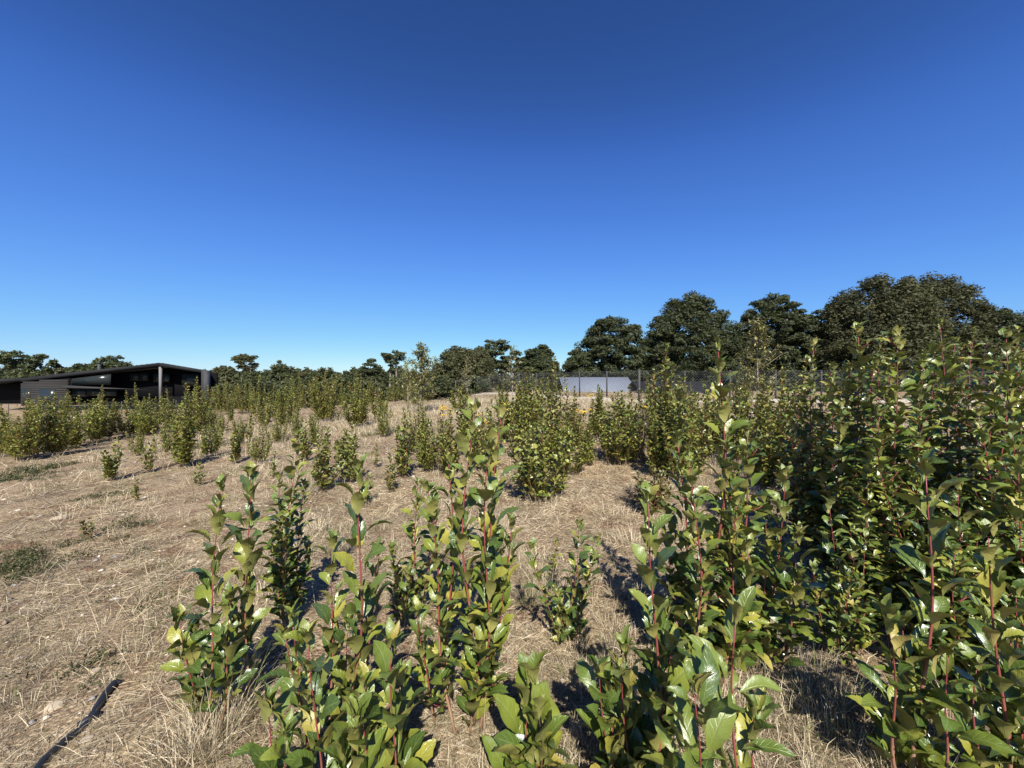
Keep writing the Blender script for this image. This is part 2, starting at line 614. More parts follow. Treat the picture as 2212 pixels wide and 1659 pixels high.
# back wall of the recess, black
mb = MB()
hquad(mb, [(-60, 875), (436, 875), (436, 806), (344.5, 791), (44, 824.5), (-60, 829)], 2.2, 0.3)
hpart('recess_wall', mb, M['black_wall'])
# boarded lower volume, board by board
zt0, zb = 820.5, 876
for i in range(14):
    yb, yt = zb - i * 4.0, zb - i * 4.0 - 3.55
    # the board ends where the sloping eave cuts it
    def eave(x):
        return 824.6 - (x - 44) / 300.5 * 33.4 if x > 44 else 824.6
    xl = 45.0
    while eave(xl) + 0.4 > yt and xl < 145:
        xl += 1.0
    if xl >= 143:
        continue
    mb = MB()
    hquad(mb, [(xl, yb), (145.5, yb), (145.5, yt), (xl, yt)], -0.02 * (i % 2), 0.25)
    hpart('board', mb, M['wood_grey'])
mb = MB()
hquad(mb, [(45.5, 876), (145, 876), (145, 815), (46, 826)], 0.22, 2.0)
hpart('clad_volume', mb, M['black_wall'])
for (x0, x1) in ((50, 66), (86, 120)):      # dark openings in the boards
    mb = MB()
    hquad(mb, [(x0, 874), (x1, 874), (x1, 840), (x0, 840)], -0.06, 0.1)
    hpart('window', mb, M['glass'])


def window(pts, dy):
    mb = MB()
    hquad(mb, pts, dy, 0.08)
    w = hpart('window', mb, M['metal_dark'])
    cx = sum(p[0] for p in pts) / len(pts)
    cy = sum(p[1] for p in pts) / len(pts)
    ins = [(cx + (x - cx) * (1 - 1.6 / abs(x - cx)) if abs(x - cx) > 2 else x, cy + (y - cy) * (1 - 0.9 / abs(y - cy)) if abs(y - cy) > 1.2 else y) for x, y in pts]
    mb = MB()
    hquad(mb, ins, dy - 0.03, 0.02)
    hpart('pane', mb, M['glass'], w)


window([(148, 832), (233, 832), (233, 808), (148, 818)], 0.3)
window([(251, 823), (271.5, 823), (271.5, 806), (251, 807.5)], 1.6)
window([(273, 823), (292, 823), (292, 805.5), (273, 806)], 1.6)
window([(304, 826), (322, 826), (322, 807), (304, 807)], 1.6)
window([(324, 826), (340, 826), (340, 807), (324, 807)], 1.6)
window([(369, 834), (408, 834), (408, 807.5), (369, 807.5)], 1.5)
window([(411, 834), (430, 834), (430, 808.5), (411, 808.5)], 1.5)
window([(182, 856), (214, 856), (214, 840), (182, 840)], 0.3)
window([(216, 856), (246, 856), (246, 841), (216, 841)], 0.3)
window([(150, 858), (180, 858), (180, 839), (150, 839)], 0.3)
mb = MB()
hquad(mb, [(145.5, 838), (275, 840), (340, 843), (145.5, 833)], -0.5, 1.0)
hpart('timber_rail', mb, M['wood_grey'])
mb = MB()
hquad(mb, [(341.2, 870), (345, 870), (345, 791.2), (341.2, 791.2)], 0.1, 0.28)
hpart('porch_post', mb, M['wood_pale'])
mb = MB()
hquad(mb, [(435.5, 878), (448.5, 878), (448.5, 801), (435.5, 799)], -0.05, 0.5)
hpart('end_wall', mb, M['metal_grey'])
mb = MB()
for x in (438, 441, 444, 447):
    hquad(mb, [(x, 877), (x + .5, 877), (x + .5, 801), (x, 801)], -0.09, 0.04)
hpart('cladding_rib', mb, M['metal_grey'])
mb = MB()
c = hp(155, 804)
mb.tube([(c.x, HY + 3, c.z - 1), (c.x, HY + 3, c.z + 1.2)], 0.17, 10)
mb.tube([(c.x, HY + 3, c.z + 1.18), (c.x, HY + 3, c.z + 1.3)], 0.26, 10)
hpart('flue', mb, M['metal_grey'])
mb = MB()
hquad(mb, [(145.5, 876), (436, 876), (436, 858), (145.5, 858)], 1.0, 1.15)
hpart('base_wall', mb, M['black_wall'])

# ================================================================ FENCES
def chain_fence():
    pts = [Vector((-12.0, 57.5, 0)), Vector((8.6, 26.0, 0)), Vector((42.0, 25.4, 0))]
    f = thing('chain_link_fence', 'tall chain link fence on dark posts in front of the big trees', 'fence', (8.6, 26.0, tz(8.6, 26)))
    o0 = Vector(f.location)
    H = 2.0
    wire = MB()
    for a, b in zip(pts[:-1], pts[1:]):
        L = (b - a).length
        u = (b - a).normalized()
        side = Vector((u.y, -u.x, 0))
        n = round(L / 3.0)
        for i in range(n + 1):
            if i == 0 and a is pts[1]:
                continue
            p = a + u * (L * i / n)
            z = tz(p.x, p.y)
            m = MB()
            corner = (b is pts[1] and i == n)
            r = 0.085 if corner else 0.055
            hh = H + (0.12 if corner else 0.05) + random.uniform(-.03, .03)
            m.tube([p - o0 + Vector((0, 0, z - 0.3)), p - o0 + Vector((random.uniform(-.03, .03), 0, z + hh))], [r, r * 0.93], 8)
            m.build('post', M['post_dark'], f)
        s = 0.19
        k = int((L + H) / s)
        for j in range(k):
            for sg in (1, -1):
                x0 = j * s - (H if sg > 0 else 0)
                x1 = x0 + sg * H
                za, zb_ = 0.0, H
                xa_, xb_ = x0, x1
                if sg < 0:
                    xa_, xb_ = j * s, j * s - H
                # clip to the run
                def clip(x0, z0, x1, z1):
                    if x0 < 0:
                        z0 += (z1 - z0) * (0 - x0) / (x1 - x0); x0 = 0
                    if x1 < 0:
                        z1 = z0 + (z1 - z0) * (0 - x0) / (x1 - x0); x1 = 0
                    if x1 > L:
                        z1 = z0 + (z1 - z0) * (L - x0) / (x1 - x0); x1 = L
                    if x0 > L:
                        z0 = z0 + (z1 - z0) * (L - x0) / (x1 - x0); x0 = L
                    return x0, z0, x1, z1
                if (xa_ < 0 and xb_ < 0) or (xa_ > L and xb_ > L):
                    continue
                xa_, za, xb_, zb_ = clip(xa_, za, xb_, zb_)
                A = a + u * xa_
                B = a + u * xb_
                A.z = tz(A.x, A.y) + za + 0.03
                B.z = tz(B.x, B.y) + zb_ + 0.03
                if (B - A).length > 0.05:
                    wire.tube([A - o0 + side * (0.06 + 0.004 * sg), B - o0 + side * (0.06 + 0.004 * sg)], 0.0055, 3)
        for zz in (0.06, H):
            ln = [a + u * (L * i / 20) for i in range(21)]
            wire.tube([Vector((p.x, p.y, tz(p.x, p.y) + zz + .02)) - o0 + side * 0.06 for p in ln], 0.004, 4)
    wire.build('chain_link_mesh', M['wire'], f)


chain_fence()


def wire_fence():
    a, b = Vector((-60.0, 37.0, 0)), Vector((-22.0, 41.0, 0))
    f = thing('wire_fence', 'low grey wire fence on thin posts before the black house', 'fence', (a.x, a.y, tz(a.x, a.y)))
    o0 = Vector(f.location)
    n = 15
    tops = []
    for i in range(n + 1):
        p = a.lerp(b, i / n)
        z = tz(p.x, p.y)
        m = MB()
        m.tube([Vector((p.x, p.y, z - .2)) - o0, Vector((p.x, p.y, z + 1.3)) - o0], 0.035, 6)
        m.build('post', M['post_dark'], f)
        tops.append(Vector((p.x, p.y - 0.05, z)))
    for h in (0.3, 0.6, 0.9, 1.2):
        m = MB()
        m.tube([t + Vector((0, 0, h)) - o0 for t in tops], 0.006, 4)
        m.build('wire', M['wire'], f)


wire_fence()

# ---------------------------------------------------------------- pale gravel bank along the fence
mb = MB()
gp = []
A, B, C_ = Vector((-9, 51.5, 0)), Vector((8.2, 25.0, 0)), Vector((30.0, 24.4, 0))
line = [A.lerp(B, i / 40) for i in range(41)] + [B.lerp(C_, i / 40) for i in range(1, 41)]
prof = [(-0.9, -0.08), (-0.45, 0.08), (0.0, 0.14), (0.45, 0.09), (0.9, -0.08)]
V, F = [], []
for i, p in enumerate(line):
    d = (line[min(i + 1, len(line) - 1)] - line[max(i - 1, 0)]).normalized()
    s_ = Vector((d.y, -d.x, 0))
    for (o, h) in prof:
        qv = p + s_ * (o * (1 + 0.25 * math.sin(i * 1.7)))
        V.append((qv.x, qv.y, tz(qv.x, qv.y) + h * (1 + 0.35 * math.sin(i * 0.9 + 1))))
for i in range(len(line) - 1):
    for k in range(4):
        F.append((i * 5 + k, i * 5 + k + 1, i * 5 + 6 + k, i * 5 + 5 + k))
mb.add(V, F)
mb.build('gravel_bank', M['gravel'], None, smooth=True, kind='structure')

# ================================================================ STEEL-ROOFED BUILDINGS BEYOND THE FENCE
def steel_building(name, label, x0, x1, yr, ye, d, mat, depth=7.0, skew=0.0):
    """roof slope facing us: ridge from px x0..x1 at row yr, eave at row ye and depth d"""
    eL, eR = at(x0, ye, d), at(x1, ye, d)
    rL, rR = at(x0, yr, d + depth * 0.55), at(x1, yr, d + depth * 0.55)
    rL.x, rR.x = eL.x, eR.x
    base = Vector(((eL.x + eR.x) / 2, d + 0.4, tz(eL.x, d) - 1.5))
    t = thing(name, label, 'building', base)
    w = MB()
    w.box(eL.x + .4 - base.x, eR.x - .4 - base.x, 0, depth * 1.1 - 0.8, 0, eL.z - base.z - 0.1)
    w.build('wall', M['black_wall'], t)
    m = MB()
    back = Vector((0, depth * 0.55, 0))
    bL, bR = Vector((eL.x, eL.y + depth * 1.1, eL.z)), Vector((eR.x, eR.y + depth * 1.1, eR.z))
    dn = Vector((0, 0, -0.12))
    P = [p - base for p in (eL, eR, rR, rL, bL, bR)]
    m.add(P + [p + dn for p in P], [(0, 1, 2, 3), (3, 2, 5, 4), (6, 9, 8, 7), (9, 10, 11, 8), (0, 6, 7, 1), (4, 5, 11, 10),
                                    (0, 3, 9, 6), (3, 4, 10, 9), (1, 7, 8, 2), (2, 8, 11, 5)])
    rf = m.build('roof', mat, t)
    m = MB()
    n = int((eR.x - eL.x) / 0.33)
    for i in range(n + 1):
        k = i / n
        a = eL.lerp(eR, k) - base
        b = rL.lerp(rR, k) - base
        e = Vector((0.035, 0, 0)); u = Vector((0, 0, 0.045))
        m.add([a - e, a + e, b + e, b - e, a - e * .5 + u, a + e * .5 + u, b + e * .5 + u, b - e * .5 + u], [(4, 5, 6, 7), (0, 1, 5, 4), (1, 2, 6, 5), (3, 0, 4, 7)])
    m.build('roof_rib', mat, rf)
    return t


steel_building('steel_roofed_shed', 'low building with a pale ribbed steel roof behind the chain link fence', 1218, 1378, 815, 846, 42.0, M['roof_steel'])
steel_building('dark_roofed_shed', 'low building with a dark ribbed roof beside the pale steel roof', 1392, 1560, 824, 852, 38.0, M['roof_dark'])

# ================================================================ TREES
def leaf_cloud(C, a_h, a_v, n, size, flat=0.6, rngl=rng, droop=0.0):
    """C: (k,3) clump centres, a_h (k,) horizontal radius, a_v vertical radius; n leaves per clump; returns V, T, attr"""
    k = len(C)
    tot = k * n
    d = rngl.normal(size=(tot, 3))
    d /= np.linalg.norm(d, axis=1, keepdims=True)
    rr = rngl.random(tot) ** 0.45
    ci = np.repeat(np.arange(k), n)
    off = d * rr[:, None]
    off[:, 0] *= a_h[ci]
    off[:, 1] *= a_h[ci]
    off[:, 2] *= a_v[ci]
    if droop:
        off[:, 2] -= droop * (np.hypot(off[:, 0], off[:, 1]) / a_h[ci]) ** 2 * a_h[ci]
    P = C[ci] + off
    nrm = rngl.normal(size=(tot, 3)) * 0.8 + d * 0.9
    nrm[:, 2] += flat * 0.5
    nrm /= np.linalg.norm(nrm, axis=1, keepdims=True)
    az = rngl.random(tot) * 2 * np.pi
    tv = np.stack([np.cos(az), np.sin(az), np.zeros(tot)], -1)
    tv -= nrm * np.sum(tv * nrm, 1, keepdims=True)
    tv /= np.linalg.norm(tv, axis=1, keepdims=True)
    bv = np.cross(nrm, tv)
    s = size * (0.6 + 0.8 * rngl.random(tot))[:, None]
    v0 = P - tv * s + bv * s * .42
    v1 = P - tv * s * .8 - bv * s * .5
    v2 = P + tv * s + nrm * s * .15
    V = np.stack([v0, v1, v2], 1).reshape(-1, 3)
    Tt = np.arange(tot * 3).reshape(-1, 3)
    ct = rngl.random(k)
    tint = np.clip(0.55 * ct[ci] + 0.45 * rngl.random(tot), 0, 1)
    A = np.zeros((tot, 3, 3))
    A[:, :, 2] = tint[:, None]
    return V, Tt, A.reshape(-1, 3)


def make_tree(name, label, cx, top, left, right, d, base_z, prof, mat, clumps=120, per=90, leaf=0.16, lift=0.12, flat=0.65, limbs=14, trunks=1, group=None,
              cat='tree', clump_r=0.2, bark='bark', seed=0, thick=1.0, ybase=None, vflat=0.32):
    """prof: (height fraction, left, right) outline of the crown, in fractions of its half widths"""
    r_ = np.random.default_rng(1000 + seed)
    P = at(cx, top, d)
    hw_l, hw_r = (cx - left) * d / FPX, (right - cx) * d / FPX
    z0 = base_z
    Ht = P.z - z0
    t = thing(name, label, cat, (P.x, P.y, z0), group)
    pf = np.array(prof)
    cz0, cz1 = lift * Ht, Ht
    R_ = (hw_l + hw_r) / 2
    big = clumps > 100
    clumps = int(clumps * (2.3 if big else 1.5 if clumps > 50 else 1.2))
    if big:
        per = int(per * 2.0)
        leaf *= .84
    if not big:
        per = int(per * 1.1)
        leaf *= 1.05
    clump_r *= .78 if big else .78
    hs = np.linspace(0.01, 1, 200)
    wgt = (np.interp(hs, pf[:, 0], pf[:, 1]) + np.interp(hs, pf[:, 0], pf[:, 2])) ** 1.6 + 0.02
    hf = np.interp(r_.random(clumps), np.cumsum(wgt) / wgt.sum(), hs)
    az = r_.random(clumps) * 2 * np.pi
    wl = np.interp(hf, pf[:, 0], pf[:, 1]) * hw_l
    wr = np.interp(hf, pf[:, 0], pf[:, 2]) * hw_r
    rad = np.sqrt(r_.random(clumps)) ** 0.6
    ch = R_ * clump_r * (0.65 + 0.7 * r_.random(clumps))
    cv = ch * vflat
    ex = np.cos(az) * rad
    X = np.where(ex < 0, ex * np.maximum(wl - ch * 0.4, 0.05), ex * np.maximum(wr - ch * 0.4, 0.05))
    Y = np.sin(az) * rad * np.maximum((wl + wr) / 2 - ch * .7, 0.05)
    Z = cz0 + hf * (cz1 - cz0) - cv
    Cc = np.stack([X, Y, Z], -1)
    V, Tt, A = leaf_cloud(Cc, ch * 1.15, cv * 1.75, int(per * .9), leaf * 1.5, flat, r_, droop=0.12)
    link('crown', tri_mesh('crown', V, Tt, M[mat], {'luv': ('FLOAT_VECTOR', A)}, smooth=False), t)
    mb = MB()
    tr = 0.028 * Ht * thick
    for k in range(trunks):
        bx = (k - (trunks - 1) / 2) * R_ * 0.35
        topx = bx * 1.6
        pts = [Vector((bx + (topx - bx) * s + 0.02 * Ht * math.sin(4 * s + k + seed), 0.02 * Ht * math.sin(3 * s + 2 * k), s * Ht * 0.86 - 0.2)) for s in np.linspace(0, 1, 8)]
        mb.tube(pts, [tr * (1.25 - 1.1 * s) for s in np.linspace(0, 1, 8)], 7)
        for i in r_.permutation(clumps)[:limbs]:
            c = Vector(Cc[i])
            zz = max(0.15 * Ht, c.z - 0.55 * math.hypot(c.x - bx, c.y) - 0.1 * Ht)
            s = min(0.95, (zz + 0.2) / (Ht * 0.86))
            st = Vector((bx + (topx - bx) * s + 0.02 * Ht * math.sin(4 * s + k + seed), 0.02 * Ht * math.sin(3 * s + 2 * k), zz))
            mid = st.lerp(c, 0.5) + Vector((0, 0, 0.05 * Ht * random.uniform(-.3, .6)))
            mb.tube([st, mid, c], [tr * 0.42 * (1.1 - s * .6), tr * 0.25, tr * 0.08], 5)
    mb.build('trunk', M[bark], t, smooth=True)
    return t


DOME = [(0, .80, .80), (.25, 1, 1), (.5, .92, .95), (.75, .7, .68), (.9, .45, .42), (1, .12, .12)]
CONE = [(0, 1, 1), (.3, .9, .9), (.6, .6, .6), (.85, .33, .33), (1, .06, .06)]
UMB = [(0, .25, .2), (.3, .5, .45), (.6, .95, .9), (.8, 1, 1), (.95, .7, .7), (1, .3, .3)]
G_BIG = 'big dark trees behind the chain link fence'
make_tree('beech_tree', 'dark layered tree sloping down to the left above the pale steel roof', 1322, 672, 1226, 1396, 58, -2.0,
          [(0, 1, .95), (.25, 1.12, 1.08), (.45, 1.0, 1.12), (.65, .76, 1.0), (.85, .42, .78), (1, .1, .35)], 'crown_dark', 190, 95, .15, .03, seed=1, group=G_BIG, trunks=2)
make_tree('beech_tree', 'broad domed dark tree with shelving branches, between the two gaps in the big trees', 1488, 630, 1394, 1594, 56, -2.0,
          [(0, 1, 1), (.2, 1.12, 1.08), (.45, 1.08, 1.1), (.62, .98, .92), (.8, .7, .72), (.93, .44, .4), (1, .18, .15)], 'crown_dark', 240, 95, .15, .04, seed=2, group=G_BIG, trunks=2)
make_tree('beech_tree', 'tall slender dark tree with sky showing through its lower branches', 1672, 630, 1588, 1745, 55, -2.0,
          [(0, .6, .7), (.2, .75, .85), (.4, .98, .95), (.6, 1.08, 1.08), (.75, .95, 1.0), (.9, .55, .65), (1, .15, .2)], 'crown_dark', 150, 95, .15, .12, seed=3, group=G_BIG, trunks=2)
make_tree('beech_tree', 'dark lower tree filling the gap beside the tallest broad tree', 1790, 652, 1735, 1850, 57, -1.0, DOME, 'crown_dark', 110, 90, .15, .06, seed=4, group=G_BIG)
make_tree('broadleaf_tree', 'tallest brownish green tree with a knob on its round top', 1890, 582, 1748, 2010, 50, -2.0,
          [(0, .8, .9), (.25, .95, 1), (.45, .86, 1), (.65, .62, 1), (.8, .5, .9), (.9, .36, .62), (.94, .12, .2), (1, -.05, .16)], 'crown_brown', 260, 95, .14, .03, flat=.35, seed=5, group=G_BIG, clump_r=.17, vflat=.6, trunks=2)
make_tree('broadleaf_tree', 'wide brownish green tree joined to the tallest tree, falling away beside it', 2000, 592, 1900, 2112, 51, -2.0,
          [(0, .9, 1), (.3, 1, 1), (.55, 1, .97), (.75, .9, .82), (.9, .7, .55), (1, .35, .15)], 'crown_brown', 230, 95, .14, .03, flat=.4, seed=6, group=G_BIG, clump_r=.17, vflat=.55)
make_tree('pine_tree', 'dark low rounded tree at the right edge behind the tall bushes', 2165, 662, 2075, 2262, 50, -1.0, DOME, 'crown_dark', 190, 95, .15, .02, seed=7, group=G_BIG, vflat=.5)
make_tree('pine_tree', 'dark tree farthest to the right, half outside the picture', 2262, 650, 2170, 2350, 55, -1.0, DOME, 'crown_dark', 150, 90, .15, .02, seed=8, group=G_BIG)
make_tree('beech_tree', 'small dark tree under the sloping tree, left of the pale steel roof', 1250, 752, 1206, 1296, 60, -1.0, DOME, 'crown_dark', 80, 80, .15, .0, seed=9, group=G_BIG)
# middle distance, left of the big trees
G_MID = 'trees in the middle distance'
make_tree('round_tree', 'wide dense brown green dome tree left of the flat topped tree', 1000, 743, 925, 1082, 78, -1.0,
          [(0, 1, 1), (.3, 1, 1), (.6, .86, .9), (.8, .6, .66), (.93, .3, .36), (1, .1, .1)], 'crown_brown', 130, 85, .2, .05, seed=20, group=G_MID, vflat=.5)
make_tree('umbrella_tree', 'thin tree with flat tiered top standing above the dome tree', 1066, 733, 1030, 1108, 82, -1.0, UMB, 'crown_green', 42, 80, .18, .4, seed=21, group=G_MID, vflat=.22, clump_r=.3)
make_tree('beech_tree', 'dark conical tree with twin points left of the sloping big tree', 1172, 735, 1104, 1226, 76, -1.0, [(0, 1, 1), (.4, .9, .8), (.65, .7, .5), (.85, .42, .28), (1, .1, .08)], 'crown_dark', 110, 85, .19, .05, seed=22, group=G_MID)
make_tree('beech_tree', 'low dark tree between the flat topped tree and the twin pointed tree', 1112, 752, 1064, 1160, 84, -1.0, DOME, 'crown_dark', 70, 80, .2, .05, seed=23, group=G_MID)
make_tree('umbrella_tree', 'bare legged umbrella tree with open forked trunk against the sky', 848, 756, 818, 876, 88, -1.0, [(0, .05, .05), (.3, .4, .15), (.5, .45, .5), (.7, .62, .95), (.88, .8, 1), (1, .4, .3)], 'crown_green', 26, 75, .17, .38, seed=24, group=G_MID, vflat=.3, clump_r=.3, trunks=2, limbs=10)
make_tree('pine_tree', 'dark conical layered tree just left of the forked umbrella tree', 800, 771, 760, 838, 86, -1.0, CONE, 'crown_dark', 60, 80, .18, .15, seed=25, group=G_MID, vflat=.22, clump_r=.26)
make_tree('round_tree', 'bushy pale green tree with a pointed top amid the far treeline', 604, 773, 566, 640, 80, -2.0, CONE, 'crown_green', 70, 80, .18, .05, seed=26, group=G_MID, vflat=.55)
make_tree('umbrella_tree', 'flat umbrella tree rising alone above the treeline right of the house', 536, 764, 508, 562, 92, -2.0, UMB, 'crown_brown', 34, 75, .17, .45, seed=27, group=G_MID, vflat=.22, clump_r=.32, trunks=2, limbs=10)
make_tree('round_tree', 'brownish scrub tree touching the end wall of the black house', 486, 789, 446, 536, 60, -2.0, DOME, 'crown_brown', 75, 80, .17, .03, seed=28, group=G_MID, vflat=.6)
make_tree('round_tree', 'green rounded scrub below the lone umbrella tree', 545, 800, 505, 580, 58, -2.0, DOME, 'crown_green', 60, 80, .16, .03, seed=29, group=G_MID, vflat=.6)
make_tree('umbrella_tree', 'open flat topped tree at the left edge above the house roof', 28, 757, 0, 56, 80, -2.0, UMB, 'crown_green', 30, 80, .18, .45, seed=30, group='trees behind the house', vflat=.24, clump_r=.32)
make_tree('round_tree', 'large rounded dark tree behind the low end of the house roof', 88, 764, 44, 138, 78, -2.0, DOME, 'crown_green', 90, 85, .2, .05, seed=31, group='trees behind the house', vflat=.45)
make_tree('round_tree', 'rounded tree directly behind the roof right of the flue', 240, 769, 200, 280, 80, -2.0, [(0, 1, 1), (.5, 1, 1), (.8, .95, .9), (1, .5, .4)], 'crown_green', 80, 85, .19, .05, seed=32, group='trees behind the house', vflat=.5)
make_tree('round_tree', 'yellowish bush crown behind the roof left of the flue', 120, 790, 98, 142, 62, -2.0, DOME, 'crown_brown', 40, 80, .17, .05, seed=33, group='trees behind the house', vflat=.6)
make_tree('round_tree', 'low dark tree behind the roof at the flue', 180, 781, 134, 226, 82, -2.0, DOME, 'crown_dark', 80, 80, .2, .05, seed=34, group='trees behind the house', vflat=.4)
make_tree('round_tree', 'dark tree below the flat topped tree at the left edge', 8, 788, -50, 50, 84, -2.0, DOME, 'crown_dark', 80, 80, .2, .05, seed=35, group='trees behind the house', vflat=.4)

# scrub behind the fence
SCRUB = [('round', 948, 806, 40), ('wide', 985, 808, 44), ('ragged', 1035, 806, 46), ('low', 1090, 812, 42), ('dark round', 1140, 803, 46), ('small', 1188, 806, 48), ('bushy', 1230, 796, 52), ('broad', 1290, 806, 52),
         ('flat', 1390, 800, 50), ('round topped', 1440, 806, 50), ('tall', 1500, 795, 50), ('ragged dark', 1560, 800, 50), ('wide dark', 1625, 800, 48), ('tall narrow', 1690, 792, 48), ('dense', 1750, 796, 46),
         ('thick', 1820, 790, 45), ('leafy', 1900, 790, 45), ('spreading', 1990, 790, 45), ('dense dark', 2080, 790, 45), ('shady', 2170, 790, 45)]
for i, (w_, px, py, d_) in enumerate(SCRUB):
    near_ = 'left of the pale steel roof' if px < 1200 else 'behind the pale steel roof' if px < 1380 else 'behind the dark roof' if px < 1600 else 'under the slender big tree' if px < 1760 else 'under the tallest big trees'
    make_tree('scrub_bush', w_ + ' scrub bush beyond the fence, ' + near_, px, py, px - 42, px + 42, d_ if not 1200 < px < 1600 else 58, -2.0, DOME, ['crown_dark', 'crown_brown', 'crown_green'][i % 3], 34, 70, .14, .0, seed=70 + i,
              group='scrub beyond the fence', cat='bush', vflat=.6, clump_r=.3, limbs=5)

EDGE = ['round', 'low wide', 'pointed', 'ragged', 'thin', 'broad', 'dark round', 'olive', 'flat topped', 'bushy', 'small dark', 'twin topped', 'wide olive', 'tall ragged']
for i, w_ in enumerate(EDGE):
    px = 448 + i * 36 + random.uniform(-8, 8)
    py = random.uniform(801, 813)
    make_tree('scrub_bush', w_ + ' scrub at the far field edge, ' + ('near the house' if px < 560 else 'below the pointed pale green tree' if px < 680 else 'below the conical layered tree' if px < 820 else 'beside the brown young tree'),
              px, py, px - 36, px + 36, random.uniform(42, 56), -2.2, DOME, ['crown_dark', 'crown_brown', 'crown_green'][i % 3], 28, 70, .14, .0, seed=110 + i, group='scrub along the far edge of the field', cat='bush', vflat=.6, clump_r=.3, limbs=4)

# far treeline: copies of four trees
protos = []
for k in range(4):
    t = make_tree('far_tree', 'dark tree in the unbroken far treeline', 700, 794, 664, 738, 130, -1.5, [DOME, CONE, DOME, UMB][k], ['crown_dark', 'crown_green', 'crown_dark', 'crown_brown'][k], 48, 60, .34, .02, seed=50 + k,
                  group='far treeline', vflat=.5, clump_r=.26)
    protos.append(t)
kids = {t: list(t.children) for t in protos}


def copy_thing(src, loc, rz, sc, label=None):
    c = src.copy()
    COL.objects.link(c)
    c.location = loc
    c.rotation_euler = (0, 0, rz)
    c.scale = (sc[0], sc[1], sc[2])
    if label:
        c['label'] = label
    for ch in kids[src]:
        d = ch.copy()
        COL.objects.link(d)
        d.parent = c
    return c


spots = []
x = 448
while x < 905:
    spots.append((x, random.uniform(120, 150)))
    x += random.uniform(13, 21)
for x in (-30, 30, 75, 290, 320, 930, 1130, 1180, 1420, 1600, 1740, 1770, 2120, 2200):
    spots.append((x, random.uniform(105, 140)))
first = set()
for (x, d) in spots:
    k = random.randrange(4)
    if k == 3 and random.random() < .6:
        k = 0
    p = at(x, 800, d)
    top = at(x, random.uniform(792, 801), d)
    zb_ = -1.5
    h0 = at(700, 794, 130).z + 1.5
    s = (top.z - zb_) / h0
    w = s * random.uniform(.8, 1.15)
    if k not in first:
        first.add(k)
        o = protos[k]
        o.location, o.rotation_euler, o.scale = (p.x, p.y, zb_), (0, 0, random.uniform(0, 6)), (w, w, s)
    else:
        copy_thing(protos[k], (p.x, p.y, zb_), random.uniform(0, 6), (w, w, s))
for k in range(4):
    if k not in first:
        p = at(600 + k * 60, 798, 135)
        protos[k].location = (p.x, p.y, -1.5)

# ================================================================ SAPLINGS
# --- leaf shapes
def leaf_shape(nv, width, fold, curl, twist, serr, seed, obov=0.5):
    r_ = np.random.default_rng(seed)
    vs, av = [], []
    for i in range(nv + 1):
        v = i / nv
        w = width * (math.sin(math.pi * min(1, v ** (0.92 + obov * 0.42)) ** 1.0)) ** 0.85 if 0 < v < 1 else 0.0
        se = (serr * (1 if i % 2 else -1) * w + w * r_.uniform(-.05, .05)) if 0 < i < nv else 0
        ang = curl * v * v
        cy = v - 0.28 * curl * curl * v ** 3 * .33
        cz = -curl * v * v * 0.26 + 0.10 * math.sin(v * math.pi)
        tw = twist * v
        for u in (-1, 0, 1):
            if u == 0:
                vs.append((0, cy, cz))
            else:
                ww = w + se + 0.0
                f = fold + r_.uniform(-.12, .12)
                x, z = u * ww * math.cos(f), ww * math.sin(f) + 0.018 * math.sin(v * 9 + u * 2 + seed) * (w > 0)
                x, z = x * math.cos(tw) - z * math.sin(tw), x * math.sin(tw) + z * math.cos(tw)
                vs.append((x, cy, cz + z))
            av.append((u, v, 0))
    T = []
    for i in range(nv):
        for c in range(2):
            a, b = i * 3 + c, i * 3 + c + 1
            e, f = a + 3, b + 3
            if i == 0:
                T.append((a + (0 if c else 1) * 0, f, e)) if False else T.extend([(a, b, f), (a, f, e)])
            else:
                T.extend([(a, b, f), (a, f, e)])
    return np.array(vs), np.array(T), np.array(av, float)


HI = [leaf_shape(12, w, f, c, tw, .045, s, ob) for (w, f, c, tw, s, ob) in
      ((.265, .30, .35, .1, 1, .5), (.28, .20, .55, -.2, 2, .35), (.245, .45, .25, .3, 3, .6), (.27, .55, .75, -.1, 4, .4),
       (.225, .35, 1.1, .25, 5, .5), (.29, .15, .15, -.3, 6, .6), (.255, .40, .5, .6, 7, .25), (.225, .65, .45, -.55, 8, .5))]
LO = [leaf_shape(3, w, f, c, tw, 0.0, s, ob) for (w, f, c, tw, s, ob) in ((.28, .35, .4, .1, 11, .5), (.30, .25, .6, -.3, 12, .3), (.26, .5, .3, .3, 13, .6))]
FAR = [leaf_shape(2, w, f, c, tw, 0.0, s, ob) for (w, f, c, tw, s, ob) in ((.36, .35, .4, .1, 14, .4), (.40, .25, .6, -.3, 15, .3), (.34, .5, .3, .3, 16, .5))]
NARROW = [leaf_shape(3, .13, .3, .5, .2, 0.0, 21, .2), leaf_shape(3, .15, .2, .3, -.3, 0.0, 22, .2)]
LEAFMESH = {}
for mk in ('leaf', 'leaf_young', 'leaf_yellow', 'leaf_mid', 'leaf_olive'):
    LEAFMESH[mk] = []
    for i, (V, T, A) in enumerate(HI if mk != 'leaf_mid' else HI):
        LEAFMESH[mk].append(tri_mesh('leaf', V, T, M[mk], {'luv': ('FLOAT_VECTOR', A)}))


def bez(a, b, c, t):
    return a * ((1 - t) ** 2) + b * (2 * t * (1 - t)) + c * (t * t)


